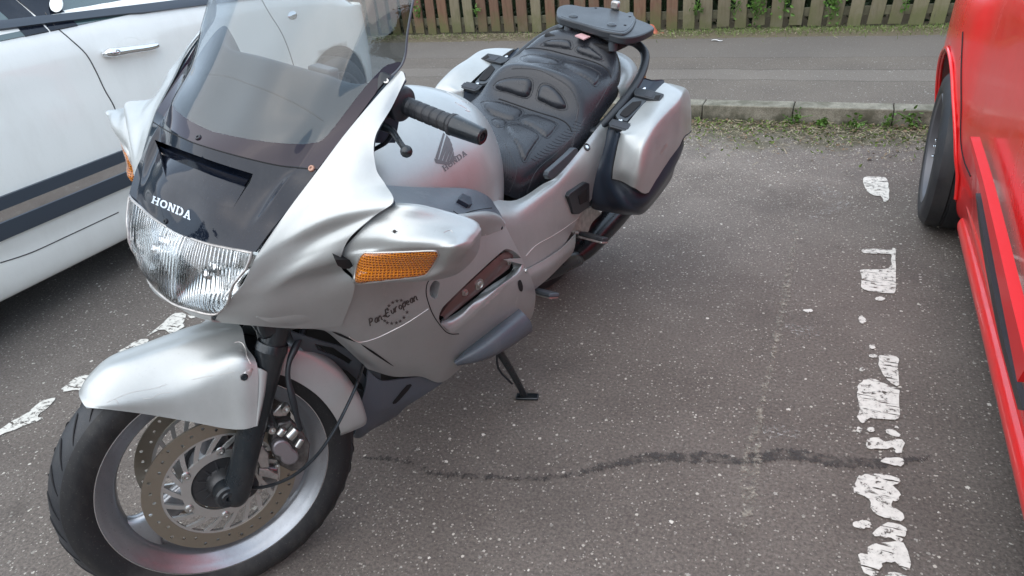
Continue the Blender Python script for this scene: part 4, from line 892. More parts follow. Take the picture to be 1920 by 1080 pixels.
# ---------------- lower fairing (left seen, right mirrored)
low = [
 [P(480,595,y=.155), P(590,562,y=.220), P(667,532,y=.272), P(760,500,y=.298), P(850,455,y=.308), P(908,438,y=.305), P(946,420,y=.285)],
 [P(510,606,y=.165), P(615,588,y=.222), P(695,566,y=.262), P(785,542,y=.292), P(862,512,y=.312), P(926,488,y=.315), P(981,490,y=.300)],
 [P(560,616,y=.172), P(640,612,y=.218), P(712,602,y=.250), P(792,588,y=.284), P(872,566,y=.308), P(942,540,y=.318), P(1000,532,y=.305)],
 [P(606,619,y=.172), P(660,638,y=.208), P(732,638,y=.238), P(802,628,y=.270), P(882,606,y=.296), P(952,585,y=.308), P(1004,560,y=.300)],
 [P(645,650,y=.168), P(692,672,y=.198), P(750,675,y=.222), P(815,668,y=.250), P(888,642,y=.278), P(948,616,y=.290), P(998,592,y=.290)],
 [P(690,692,y=.165), P(738,706,y=.185), P(788,706,y=.208), P(830,716,y=.222), P(880,676,y=.248), P(940,640,y=.262), P(985,606,y=.268)]]
Gl = crgrid(low, 10, 10); Tl = bvh(Gl)
shell(mir(Gl), .004).build('lower_fairing', 'silver', mc, angle=60)
slot = smooth_closed([(823,599),(828,580),(841,565),(880,527),(937,475),(953,467),(972,478),(984,497),(976,515),(930,551),(882,597),(857,618),(845,622),(832,614)], 3)
lobe = smooth_closed([(806,540),(814,527),(824,530),(822,546),(818,560),(808,556)], 3)
LF = cutgrid(Gl, [slot, lobe], .004, Tl).build('lower_fairing', 'silver', mc, angle=60)
# rolled lips of the vent, and the crash bar inside it
def inner_wall(outline, tree, depth, shrink, name, material, off=0.):
    c = np.mean(outline, 0); rows = []
    for t_ in np.linspace(0, 1, 5):
        rows.append([hit(tree, *(c+(np.array(q)-c)*(1-shrink*t_)), off-depth*t_)[0] for q in outline])
    Gd = np.array(rows); Gd = np.concatenate([Gd, Gd[:, :1]], 1); n, m = Gd.shape[:2]; g = Geo(); g.add(Gd.reshape(-1, 3), gfaces(n, m)); return g.build(name, material, mc)
inner_wall(slot, Tl, .030, .04, 'vent_wall', 'silver'); inner_wall(lobe, Tl, .03, .2, 'vent_lip', 'silver')
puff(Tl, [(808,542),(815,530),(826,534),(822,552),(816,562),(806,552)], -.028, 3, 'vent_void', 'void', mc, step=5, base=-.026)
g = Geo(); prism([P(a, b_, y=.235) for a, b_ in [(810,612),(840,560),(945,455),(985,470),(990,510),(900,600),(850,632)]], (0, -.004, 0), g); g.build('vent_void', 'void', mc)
def surf_rows(tree, curves, offs, sub=6):
    return np.array([[hitd(tree, a, b_, -o_) for a, b_ in cr1(np.array(c, float), sub)] for c, o_ in zip(curves, offs)])
lipc = [[(829,610),(845,622),(857,618),(882,597),(930,551),(976,515),(984,497)], [(829,606),(843,615),(856,610),(880,590),(925,547),(971,511),(980,493)], [(828,602),(842,604),(862,592),(886,570),(915,549),(955,520),(973,500)], [(828,598),(841,595),(858,585),(880,568),(902,551),(935,531),(967,500)]]
shell(crgrid(surf_rows(Tl, lipc, [.001, -.002, -.012, -.030], 3), 2, 4), .003).build('vent_lip', 'silver', mc)
Gb = crgrid(surf_rows(Tl, [[(826,592),(842,570),(880,531),(937,479),(956,472)], [(832,594),(850,578),(890,543),(943,492),(962,482)], [(834,600),(846,590),(873,568),(915,534),(955,503)]], [-.014, -.012, -.020], 4), 2, 4); CB = shell(Gb, .006).build('crash_bar', 'crash_paint', mc); Tb = bvh(Gb)
for a, b_, r in ((954,490,.0065),(898,533,.010),(871,548,.006)):
    q, n_ = hit(Tb, a, b_); g = Geo(); lathe(q, n_, [(-.004, r*1.5), (.002, r*1.5), (.003, r), (.007, r), (.008, r*.6), (.005, r*.5), (.005, 0)], 18, g); g.build('bolt', 'bolt', CB)
line_on(Tl, [(806,522),(800,535),(800,556),(812,590),(832,618),(845,626),(860,626)], .0013, 'vent_groove', 'void', mc)
line_on(Tl, [(655,632),(668,640),(680,641),(705,634),(735,620),(765,604),(803,579)], .0010, 'panel_seam', 'seam_bright', mc, off=.0004)
for sl in ([(622,621),(640,626),(660,636),(668,641),(655,637),(636,629)], [(676,644),(700,658),(722,674),(738,686),(733,684),(712,671),(690,656)]):
    puff(Tl, sl, .0012, 2, 'fairing_slot', 'void', mc, step=5, base=.0008, smoothn=2)
puff(Tl, [(971,527),(976,525),(980,536),(979,546),(974,545),(971,536)], .0012, 2, 'fairing_slot', 'void', mc, step=5, base=.0008, smoothn=2)
screw('fairing_screw', 940, 427, Tl, .004, 'bolt_dark', mc); screw('fairing_screw', 986, 508, Tl, .005, 'bolt', mc)
line_on(Tl, [(909,441),(922,428),(940,420),(946,418)], .0011, 'panel_seam', 'seam_bright', mc, off=.0004)
# ---------------- pocket deck between tank and pod, and its silver rim
deck = [
 [P(700,345,y=.20), P(760,350,y=.215), P(820,352,y=.222), P(880,354,y=.226), P(915,368,y=.228), P(932,390,y=.232)],
 [P(722,362,y=.26), P(770,368,y=.275), P(830,375,y=.285), P(880,380,y=.280), P(915,386,y=.265), P(938,400,y=.255)],
 [P(737,378,y=.360), P(790,388,y=.352), P(845,402,y=.337), P(880,400,y=.318), P(912,396,y=.298), P(943,410,y=.276)]]
patch('pocket_deck', deck, 'grey_plastic', mc, 7, 6, mirror=True, surf=(dk := []))
Td = bvh(dk[0])
flat_on(Td, [(860,373),(867,362),(883,369),(886,383),(879,384)], .016, .010, 'pocket_catch', 'case_plastic', mc, .001)
line_on(Td, [(850,396),(862,402),(885,396),(905,392),(922,390)], .0012, 'pocket_seam', 'void', mc)
rimp = [
 [P(845,403,y=.337), P(880,399,y=.322), P(912,396,y=.300), P(934,402,y=.284), P(947,416,y=.276)],
 [P(858,408,y=.345), P(888,403,y=.332), P(914,400,y=.314), P(936,406,y=.297), P(948,420,y=.285)],
 [P(880,416,y=.340), P(898,412,y=.330), P(918,410,y=.318), P(936,414,y=.300), P(947,424,y=.286)],
 [P(898,432,y=.318), P(908,430,y=.314), P(920,426,y=.308), P(934,424,y=.298), P(947,426,y=.286)],
 [P(890,450,y=.305), P(905,445,y=.305), P(918,440,y=.304), P(932,434,y=.298), P(948,430,y=.286)]]
patch('fairing_rim', rimp, 'silver', mc, 7, 6, mirror=True)
# ---------------- crash wing
wing = [
 [P(851,678,y=.262), P(890,640,y=.272), P(930,605,y=.280), P(966,573,y=.282)],
 [P(853,681,y=.268), P(896,650,y=.300), P(940,618,y=.325), P(980,585,y=.325)],
 [P(856,684,y=.270), P(903,664,y=.315), P(950,638,y=.345), P(995,603,y=.348)],
 [P(858,686,y=.268), P(905,676,y=.312), P(950,655,y=.340), P(998,622,y=.345)],
 [P(860,684,y=.258), P(905,672,y=.280), P(945,650,y=.300), P(990,618,y=.300)]]
patch('crash_pad', wing, 'grey_plastic', mc, 8, 6, thick=.004, mirror=True, angle=70)
# ---------------- belly pan and radiator shroud
belly = [
 [P(690,694,y=.158), P(716,714,y=.172), P(760,710,y=.190), P(800,706,y=.204), P(830,718,y=.214)],
 [P(685,730,y=.158), P(712,745,y=.170), P(745,742,y=.180), P(775,738,y=.192), P(800,738,y=.200)],
 [P(672,775,y=.150), P(700,780,y=.160), P(725,772,y=.165), P(748,765,y=.170), P(765,760,y=.175)],
 [P(662,818,y=.110), P(672,822,y=.115), P(690,808,y=.120), P(712,795,y=.125), P(735,780,y=.130)],
 [p3(.36, .02, .19), p3(.40, .02, .185), p3(.46, .02, .18), p3(.52, .02, .18), p3(.56, .02, .18)]]
patch('belly_pan', belly, 'grey_plastic', mc, 6, 6, thick=.004, mirror=True, surf=(bp := []))
puff(bvh(bp[0]), [(762,722),(772,722),(756,742),(742,756),(735,755),(745,742)], .0015, 3, 'belly_slot', 'void', mc, step=5, base=.001, smoothn=2)
shroud = [
 [P(545,622,y=.150), P(600,640,y=.160), P(650,655,y=.160), P(692,686,y=.162), P(714,700,y=.165)],
 [P(552,640,y=.138), P(600,655,y=.142), P(645,676,y=.145), P(685,706,y=.150), P(712,735,y=.158)],
 [P(570,658,y=.125), P(605,672,y=.125), P(640,692,y=.128), P(675,722,y=.135), P(702,762,y=.148)],
 [P(590,675,y=.11), P(615,690,y=.11), P(642,712,y=.112), P(668,742,y=.118), P(692,785,y=.132)],
 [P(600,700,y=.10), P(622,712,y=.10), P(645,735,y=.10), P(662,765,y=.105), P(672,812,y=.112)]]
Gsh = crgrid(shroud, 8, 8); shell(mir(Gsh), .003).build('radiator_shroud', 'dark_grey_plastic', mc); Tsh = bvh(Gsh)
SH = cutgrid(Gsh, [[(590,645),(625,652),(660,676),(655,684),(625,668),(595,656)], [(680,686),(688,692),(694,706),(690,712),(683,705),(676,692)], [(640,690),(652,696),(678,720),(684,736),(668,728),(650,712)], [(612,675),(632,687),(636,696),(617,685)]], .003, Tsh).build('radiator_shroud', 'dark_grey_plastic', mc)
g = Geo(); box((.40, 0, .45), (.05, .30, .36), g); box((.43, 0, .63), (.08, .26, .10), g); g.build('radiator', 'void', mc, bevel=.01)
g = Geo(); box((.70, 0, .42), (.42, .36, .40), g); box((.72, 0, .66), (.46, .30, .16), g); box((.42, 0, .79), (.40, .22, .12), g); g.build('engine', 'hub_black', mc, bevel=.02)
# ---------------- tank
tk = []
for x, w, zt, zb, ex in [(.47,.15,.90,.70,2.2), (.52,.185,.945,.70,2.2), (.60,.212,.965,.70,2.3), (.70,.222,.985,.70,2.4), (.80,.220,.985,.70,2.4), (.88,.200,.962,.68,2.4), (.94,.172,.932,.66,2.3), (.99,.140,.892,.66,2.2), (1.02,.10,.852,.68,2.1), (1.035,.05,.82,.70,2.)]:
    r = []
    for k in range(17):
        th = pi*k/16; c_, s_ = cos(th), sin(th); r.append(p3(x, w*np.sign(c_)*abs(c_)**(2/ex), zb+(zt-zb)*abs(s_)**(2/ex)))
    tk.append(r)
Gt = crgrid(tk, 4, 5); shell(Gt, .003, (.8, 0, .7)).build('fuel_tank', 'silver', mc, angle=60); Tt = bvh(Gt)
line_on(Tt, [(838,172),(862,176),(886,184),(898,192),(886,193),(872,192),(858,184),(846,177)], .0009, 'filler_flap_seam', 'seam_bright', mc, close=True)
# ---------------- side panels and tail
side = [
 [P(915,372,y=.205), P(968,375,y=.205), P(1018,345,y=.212), P(1045,330,y=.232), P(1085,285,y=.235), P(1120,240,y=.225), P(1160,195,y=.205), P(1185,150,y=.17)],
 [P(930,392,y=.240), P(970,392,y=.240), P(1024,360,y=.245), P(1060,335,y=.250), P(1095,295,y=.250), P(1130,250,y=.240), P(1168,205,y=.220), P(1190,165,y=.185)],
 [P(940,415,y=.262), P(985,420,y=.262), P(1040,395,y=.262), P(1080,360,y=.262), P(1108,315,y=.260), P(1140,265,y=.250), P(1175,215,y=.228), P(1193,180,y=.195)],
 [P(970,480,y=.275), P(1010,465,y=.272), P(1044,440,y=.268), P(1070,412,y=.265), P(1095,372,y=.260), P(1125,320,y=.250), P(1160,262,y=.232), P(1190,215,y=.200)],
 [P(984,508,y=.285), P(1018,492,y=.278), P(1050,470,y=.270), P(1071,436,y=.262), P(1085,408,y=.258), P(1108,375,y=.250), P(1145,320,y=.232), P(1180,262,y=.205)]]
Gsd = crgrid(side, 6, 6); SP = shell(Gsd, .003, (1.1, 0, .5)).build('side_panel', 'silver', mc, angle=60); shell(mir(Gsd), .003, (1.1, 0, .5)).build('side_panel', 'silver', mc, angle=60); Tsd = bvh(Gsd)
sl2 = [
 [P(985,506,y=.290), P(1020,488,y=.284), P(1055,464,y=.276), P(1080,438,y=.266)],
 [P(992,522,y=.300), P(1028,503,y=.292), P(1055,482,y=.282), P(1078,462,y=.270)],
 [P(1000,545,y=.285), P(1030,520,y=.275), P(1052,498,y=.268), P(1072,478,y=.258)]]
patch('engine_side_cover', sl2, 'silver', mc, 6, 5, mirror=True, inside=(1, 0, .4))
tail = sym([
 [p3(1.60, 0, .86), p3(1.60, .10, .86), p3(1.60, .19, .83), p3(1.60, .215, .76)],
 [p3(1.72, 0, .88), p3(1.72, .10, .88), p3(1.72, .185, .84), p3(1.72, .205, .76)],
 [p3(1.84, 0, .87), p3(1.84, .09, .865), p3(1.84, .155, .83), p3(1.84, .175, .76)],
 [p3(1.92, 0, .84), p3(1.92, .07, .835), p3(1.91, .115, .81), p3(1.90, .125, .76)],
 [p3(1.94, 0, .76), p3(1.94, .07, .76), p3(1.93, .11, .74), p3(1.91, .12, .70)]])
patch('tail_cowl', tail, 'silver', mc, 5, 5, inside=(1.6, 0, .6))
for s_ in (1, -1):
    g = Geo(); A = [p3(1.86, s_*.168, .80), p3(1.83, s_*.185, .80), p3(1.78, s_*.200, .795)]; rows = [[q+p3(0, 0, dz) for q in A] for dz in (.022, 0, -.022)]; rows[1] = [q+p3(.008, s_*.012, 0) for q in rows[1]]
    shell(crgrid(rows, 4, 4), .003, (1.6, 0, .8)).build('rear_indicator', 'amber', mc)
g = Geo(); box((1.945, 0, .77), (.02, .20, .06), g); g.build('tail_light', 'red_paint', mc, bevel=.008)
# ================================================================ SEAT
def half(x, *yz): return [p3(x, y*1.09, z) for y, z in yz]
seat = sym([
 half(.985, (0,.79), (.05,.788), (.095,.765), (.125,.72), (.135,.66)),
 half(1.02, (0,.778), (.075,.778), (.135,.748), (.168,.70), (.172,.64)),
 half(1.08, (0,.768), (.09,.770), (.152,.745), (.180,.70), (.185,.645)),
 half(1.16, (0,.764), (.10,.768), (.165,.745), (.188,.71), (.195,.665)),
 half(1.25, (0,.768), (.11,.772), (.175,.752), (.195,.72), (.200,.69)),
 half(1.32, (0,.785), (.11,.786), (.178,.765), (.198,.735), (.202,.70)),
 half(1.365, (0,.825), (.11,.818), (.172,.785), (.196,.745), (.202,.71)),
 half(1.395, (0,.882), (.105,.868), (.160,.825), (.190,.765), (.200,.72)),
 half(1.415, (0,.897), (.10,.885), (.155,.845), (.185,.785), (.198,.73)),
 half(1.45, (0,.893), (.10,.885), (.155,.855), (.185,.80), (.195,.745)),
 half(1.52, (0,.888), (.105,.885), (.165,.862), (.188,.82), (.193,.77)),
 half(1.585, (0,.892), (.105,.888), (.165,.868), (.186,.83), (.19,.79)),
 half(1.62, (0,.925), (.10,.915), (.155,.888), (.180,.845), (.184,.80)),
 half(1.66, (0,.952), (.09,.942), (.140,.912), (.165,.87), (.170,.82)),
 half(1.70, (0,.955), (.08,.945), (.120,.92), (.145,.875), (.150,.83)),
 half(1.725, (0,.925), (.07,.918), (.105,.895), (.125,.865), (.130,.83))])
Gse = crgrid(seat, 6, 5); Gse[..., 1] -= .012; SE = shell(Gse, .006, (1.35, 0, .6)).build('seat', 'leather', mc, angle=70); Tse = bvh(Gse)
pads = [[(928,162),(940,151),(965,146),(990,147),(997,155),(996,170),(990,181),(978,182),(955,174),(935,169)],
 [(1008,178),(1012,165),(1020,158),(1035,162),(1052,178),(1061,195),(1060,203),(1045,204),(1022,194),(1008,187)],
 [(1016,85),(1028,77),(1050,74),(1068,77),(1072,85),(1069,92),(1052,90),(1030,87)],
 [(1080,92),(1088,86),(1105,88),(1122,100),(1131,110),(1124,113),(1105,107),(1084,99)],
 [(978,110),(990,104),(1012,104),(1040,111),(1050,118),(1038,120),(1010,117),(990,116)],
 [(1056,122),(1066,117),(1090,122),(1115,132),(1125,142),(1120,156),(1113,160),(1100,148),(1075,134)],
 [(905,194),(925,191),(950,196),(975,205),(979,212),(970,222),(955,225),(935,219),(918,212)],
 [(975,228),(985,218),(1000,216),(1020,222),(1043,232),(1040,242),(1028,256),(1018,254),(1000,240)],
 [(948,240),(960,233),(975,234),(995,243),(1012,255),(1005,268),(992,288),(985,301),(978,296),(970,275),(955,252)],
 [(922,226),(938,222),(951,229),(945,236),(932,238)]]
hts = [.016, .016, .009, .009, .007, .007, .010, .009, .009, .006]
for pl, h_ in zip(pads, hts):
    puff(Tse, pl, h_, 10 if h_ > .01 else 7, 'seat_pad', 'leather', SE, step=4, base=-.0015)
    line_on(Tse, [tuple(np.mean(pl, 0)+(np.array(q)-np.mean(pl, 0))*1.10) for q in pl], .0011, 'stitching', 'leather', SE, sub=3, close=True, off=.0002)
line_on(Tse, [(935,186),(940,187),(975,199),(1010,211),(1040,220),(1058,228),(1068,238),(1072,247)], .0022, 'seat_crease', 'void', SE)
line_on(Tse, [(960,129),(975,128),(1010,131),(1040,145),(1066,162),(1079,182),(1084,205),(1079,228)], .0020, 'seat_piping', 'leather', SE)
line_on(Tse, [(985,92),(1000,90),(1030,94),(1065,103),(1100,112),(1127,122),(1141,134),(1146,146)], .0020, 'seat_crease', 'void', SE)
line_on(Tse, [(988,362),(1000,330),(1015,310),(1040,290),(1068,262),(1085,240),(1098,220)], .0009, 'stitching', 'seam_thread', SE)
line_on(Tse, [(955,360),(964,340),(968,320),(963,300),(952,280),(944,262)], .0009, 'stitching', 'seam_thread', SE)
line_on(Tse, [(1117,202),(1130,180),(1145,150),(1151,125)], .0009, 'stitching', 'seam_thread', SE)
for i in range(4): line_on(Tse, [(944+i*4, 262+i*4), (945+i*4, 290), (946+i*4, 326)], .0006, 'stitching', 'seam_thread', SE)
for a, b_, t_ in [(960,295,.0), (1005,285,.0), (1030,262,.0)]: pass
for i in range(16):   # fine pleats pulled in the leather of the near side
    a_, b_ = 996+i*5.6, 297-i*4.6; line_on(Tse, [(a_, b_), (a_+7+i*.3, b_+4), (a_+15+i*.5, b_+5)], .0006, 'pleat', 'leather', SE, off=.0004, sub=3)
for i in range(9):
    a_, b_ = 1076+i*1.5, 262-i*9; line_on(Tse, [(a_, b_), (a_-3, b_+16), (a_-9, b_+30)], .0006, 'pleat', 'seam_thread', SE, off=.0001, sub=3)
# reflector strip and lock on the left side panel
prism([P(a_, b_, y=.247) for a_, b_ in [(1027,330),(1030,321),(1065,290),(1078,277),(1083,278),(1084,286),(1060,314),(1038,335),(1031,336)]], (0, -.018, -.004)).build('rubber_strip', 'dark_grey_plastic', mc, bevel=.003)
q, n_ = hit(Tsd, 1100, 276); g = Geo(); lathe(q, n_, [(-.003, .0125), (.003, .0125), (.004, .010), (.002, .008), (-.001, .0075)], 24, g); o = g.build('seat_lock', 'hub_black', mc); g = Geo(); lathe(q, n_, [(-.001, .0055), (.003, .0055), (.003, 0)], 16, g); g.build('lock_barrel', 'chrome', o)
prism([P(a_, b_, y=.272) for a_, b_ in [(1066,369),(1070,362),(1098,342),(1106,344),(1106,388),(1086,402),(1075,402)]], (0, -.02, 0)).build('side_cover_inlet', 'black_plastic', mc, bevel=.003)
prism([P(a_, b_, y=.2735) for a_, b_ in [(1084,367),(1101,353),(1102,377),(1088,384)]], (0, -.004, 0)).build('inlet_void', 'void', mc)
line_on(Tsd, [(927,388),(920,405),(917,412)], .0012, 'panel_seam', 'seam_bright', mc, off=.0005)
line_on(Tsd, [(986,480),(1005,460),(1035,443),(1060,427),(1085,408)], .0010, 'panel_seam', 'seam_bright', mc, off=.0005)
# grab rails
for s_ in (1, -1):
    path = [p3(1.42, .215, .735), p3(1.50, .232, .775), p3(1.62, .238, .825), p3(1.72, .225, .865), p3(1.79, .195, .900), p3(1.80, .15, .925), p3(1.76, .11, .935)]
    V = [p3(a, s_*b_, c_) for a, b_, c_ in path]; g = Geo(); tube(V, [.013, .015, .015, .015, .015, .015, .014], 10, g, sub=6); g.build('grab_rail', 'black_plastic', mc)
    g = Geo(); box((1.415, s_*.215, .73), (.05, .03, .03), g); g.build('rail_mount', 'black_plastic', mc, bevel=.006)
# luggage rack plate
out_ = [(1044,24),(1046,14),(1058,9),(1075,9),(1098,13),(1125,13),(1150,17),(1178,25),(1192,32),(1191,42),(1184,54),(1172,62),(1160,62),(1130,57),(1095,46),(1062,37),(1048,32)]
top_ = np.array([P(a, b_, z=.990) for a, b_ in smooth_closed(out_, 3)])
RK = prism(top_, (0, 0, -.024)).build('luggage_rack', 'black_plastic', mc, bevel=.004)
wing_ = np.array([P(a, b_, z=.983) for a, b_ in smooth_closed([(1120,50),(1180,22),(1192,34),(1212,42),(1226,50),(1222,56),(1200,66),(1175,70),(1150,66)], 3)])
prism(wing_, (0, 0, -.024)).build('rack_flange', 'black_plastic', mc, bevel=.004)
for a, b_ in ((1075,31),(1147,47)):
    q = P(a, b_, z=.990); g = Geo(); rows = [[q+p3(dx*.020, dy*.016, .009*max(0, 1-(dx*dx+dy*dy))) for dx in (-1, -.5, 0, .5, 1)] for dy in (-1, -.5, 0, .5, 1)]
    lathe(q+p3(0, 0, -.002), (0, 0, 1), [(0, .017), (.005, .016), (.009, .010), (.010, 0)], 20, g); g.build('rack_boss', 'dark_grey_plastic', RK)
for a, b_ in ((1117,15),(1181,31),(1172,47)):
    q = P(a, b_, z=.9905); g = Geo(); lathe(q, (0, 0, 1), [(-.002, .005), (.0008, .005), (.0008, 0)], 14, g); g.build('rack_hole', 'void', RK)
line_on(bvh(np.array([[P(a, b_, z=.9905) for a in np.linspace(1030, 1240, 8)] for b_ in np.linspace(0, 80, 5)])), [(1052,30),(1085,41),(1125,52),(1160,58),(1172,57),(1182,48),(1188,38)], .0011, 'rack_rib', 'grey_plastic', RK)
q = P(1153, 17, z=.992); g = Geo(); box(q+p3(0, 0, .014), (.022, .032, .030), g); g.build('rack_latch', 'alloy', RK, bevel=.006)
for a, b_ in ((1066,55),(1150,78)):
    q = P(a, b_, z=.955); g = Geo(); lathe(q+p3(0, 0, -.03), (0, 0, 1), [(0, .016), (.045, .016)], 16, g); g.build('rack_spacer', 'dark_grey_plastic', mc, bevel=.003)
g = Geo(); box((1.74, 0, .925), (.20, .26, .03), g); box((1.72, 0, .895), (.10, .20, .05), g); g.build('rack_frame', 'void', mc, bevel=.008)
q = [P(a, b_, z=.958) for a, b_ in ((1078,66),(1090,62),(1107,68),(1095,73))]; prism(q, (0, 0, -.004)).build('pink_tape', 'tape_pink', mc)
# ================================================================ SIDE CASES
lid = [
 [P(1163,250,y=.300), P(1163,249,y=.303), P(1166,245,y=.306), P(1195,208,y=.306), P(1222,178,y=.306), P(1243,157,y=.306), P(1247,155,y=.303), P(1246,156,y=.298)],
 [P(1160,262,y=.302), P(1172,256,y=.330), P(1200,250,y=.372), P(1226,222,y=.384), P(1250,196,y=.384), P(1272,172,y=.378), P(1275,163,y=.345), P(1262,158,y=.300)],
 [P(1155,285,y=.306), P(1172,283,y=.345), P(1204,276,y=.400), P(1232,248,y=.408), P(1258,218,y=.408), P(1280,186,y=.402), P(1288,172,y=.360), P(1290,170,y=.300)],
 [P(1149,315,y=.310), P(1168,320,y=.355), P(1200,325,y=.412), P(1232,300,y=.420), P(1262,262,y=.418), P(1281,228,y=.412), P(1292,210,y=.370), P(1296,205,y=.300)],
 [P(1147,336,y=.312), P(1166,341,y=.352), P(1190,354,y=.402), P(1216,362,y=.418), P(1255,318,y=.416), P(1280,262,y=.410), P(1292,250,y=.370), P(1296,245,y=.300)]]
Gld = crgrid(lid, 8, 7)
zt = lambda x: .748+.236*(x-1.415)
L0 = [P(1140,241,y=.24), P(1152,246,y=.27), P(1163,250,y=.303), p3(1.58,.303,zt(1.58)), P(1246,156,y=.303), P(1224,152,y=.27), P(1199,151,y=.24), p3(1.56,.24,zt(1.56))]
L1 = [P(1124,282,y=.236), P(1138,290,y=.27), P(1158,296,y=.31), p3(1.56,.37,.72), p3(1.70,.35,.76), p3(1.76,.30,.76), p3(1.76,.235,.76), p3(1.56,.235,.72)]
L2 = [P(1109,324,y=.234), P(1127,331,y=.27), P(1155,343,y=.325), P(1216,366,y=.420), P(1282,266,y=.412), p3(1.76,.33,.66), p3(1.76,.235,.66), p3(1.56,.235,.62)]
L3 = [P(1105,365,y=.234), P(1140,381,y=.30), P(1180,392,y=.38), P(1214,388,y=.400), P(1270,300,y=.395), p3(1.72,.32,.57), p3(1.72,.235,.57), p3(1.56,.235,.55)]
L4 = [P(1109,389,y=.235), P(1148,399,y=.30), P(1185,403,y=.35), P(1215,393,y=.372), P(1262,325,y=.360), p3(1.65,.30,.49), p3(1.65,.235,.49), p3(1.52,.235,.47)]
Gcs = crgrid([L0, [a*.97+b_*.03 for a, b_ in zip(L0, L1)], L1, L2, L3, L4], 6, 6, cu=True); Gcs0 = np.concatenate([Gcs, Gcs[:, :1]], 1)
Tld, Tcs = bvh(Gld), bvh(Gcs0)
def mirgeo(o): return mirrored(o)
def both(fn):
    o = fn(); m_ = mirrored(o); return o, m_
CL = closed_loft(Gcs, 'side_case', 'case_plastic', mc, angle=50); CR = closed_loft(mir(Gcs), 'side_case', 'case_plastic', mc, angle=50)
LL = shell(Gld, .004, (1.6, .28, .62)).build('case_lid', 'silver', CL, angle=60); shell(mir(Gld), .004, (1.6, -.28, .62)).build('case_lid', 'silver', CR, angle=60)
def pair_on(o):
    m_ = mirrored(o); m_.parent = CR; return o
pair_on(tube(np.concatenate([Gld[:, 0], Gld[-1, 1:]]), .0024, 8).build('lid_seal', 'void', CL))
top_c = np.array([[P(1140,241,y=.24), P(1199,151,y=.24)], [P(1163,250,y=.303), P(1246,156,y=.303)]]); Tt2 = bvh(top_c, Gld)
pair_on(flat_on(Tt2, [(1154,216),(1160,207),(1186,183),(1192,180),(1210,184),(1212,190),(1180,222),(1176,227),(1158,222)], .012, .008, 'handle_frame', 'dark_grey_plastic', CL, .002))
pair_on(flat_on(Tt2, [(1162,214),(1168,206),(1186,191),(1203,189),(1201,195),(1178,217),(1172,219)], .002, .0088, 'handle_recess', 'void', CL, .0, ref=[(1154,216),(1192,180),(1212,190),(1176,227)]))
def latch(pts, scr, slot_, pl):
    pair_on(flat_on(Tt2, pts, .012, .012, 'case_latch', 'black_plastic', CL)); pair_on(flat_on(Tt2, pl, .003, .0132, 'latch_plate', 'bolt_dark', CL, .0005, ref=pts)); pair_on(flat_on(Tt2, slot_, .002, .0130, 'latch_slot', 'void', CL, 0, ref=pts))
    q, n_ = hit(Tt2, *scr, .0125); g = Geo(); lathe(q, n_, [(-.001, .006), (.002, .006), (.0025, .003), (.0008, .0028), (.0008, 0)], 16, g); pair_on(g.build('latch_lock', 'chrome', CL))
latch([(1188,172),(1193,164),(1217,168),(1245,176),(1237,189),(1212,183),(1190,178)], (1207,172), [(1229,179),(1239,178),(1235,187),(1226,185)], [(1213,170),(1228,174),(1222,183),(1208,179)])
latch([(1141,231),(1148,222),(1172,228),(1200,237),(1193,250),(1165,243),(1143,237)], (1163,232), [(1187,238),(1196,238),(1192,247),(1184,245)], [(1150,226),(1184,235),(1178,243),(1146,234)])
pair_on(puff(Tld, [(1246,272),(1250,268),(1252,272),(1240,290),(1237,288)], .0012, 1, 'lid_emblem', 'silver_dull', CL, step=3, base=.0008, smoothn=1))
# ================================================================ REAR WHEEL, SWINGARM, SILENCER, PEGS, STAND
g = Geo(); prof = []
for k in range(15): a_ = pi*k/14; prof.append((-.078*cos(a_), .262+.066*sin(a_)**.7 if sin(a_) > 0 else .262))
lathe((1.555, 0, .328), (0, 1, 0), [(-.06, .225)]+prof+[(.06, .225)], 64, g, closed=True); RT = g.build('rear_wheel', 'rubber', mc)
g = Geo(); lathe((1.555, 0, .328), (0, 1, 0), [(-.05, .225), (.05, .225), (.03, .20), (.03, .07), (.06, .06), (.06, 0)], 48, g); g.build('rim', 'rim_grey', RT)
g = Geo(); box((1.32, .13, .34), (.50, .06, .10), g); box((1.32, -.13, .34), (.50, .06, .10), g); g.build('swingarm', 'hub_black', mc, bevel=.02)
g = Geo(); tube([p3(1.50, .09, .62), p3(1.70, .09, .60), p3(1.86, .09, .48), p3(1.93, .09, .36)], .004, 6, g, sub=3); 
rows = [[p3(x, y, z) for y in (-.10, -.05, 0, .05, .10)] for x, z in ((1.35, .60), (1.55, .68), (1.75, .64), (1.88, .52), (1.95, .38))]
shell(crgrid(rows, 3, 5), .004, (1.55, 0, .33)).build('rear_mudguard', 'black_plastic', mc)
for s_ in (1, -1):
    mm = (lambda v: v if s_ > 0 else mir(v))
    g = Geo(); tube(mm(np.array([P(1078,482,y=.165), P(1092,470,y=.168), P(1120,440,y=.172), P(1160,396,y=.176), P(1200,345,y=.18)])), [.026, .040, .048, .050, .048], 20, g, sub=5); g.build('silencer', 'fork_black', mc)
    g = Geo(); tube(mm(np.array([P(985,535,y=.12), P(1010,512,y=.15), P(1040,498,y=.165), P(1068,488,y=.17), P(1084,486,y=.17)])), [.030, .038, .042, .036, .026], 20, g, sub=4); g.build('exhaust_shield', 'fork_black', mc)
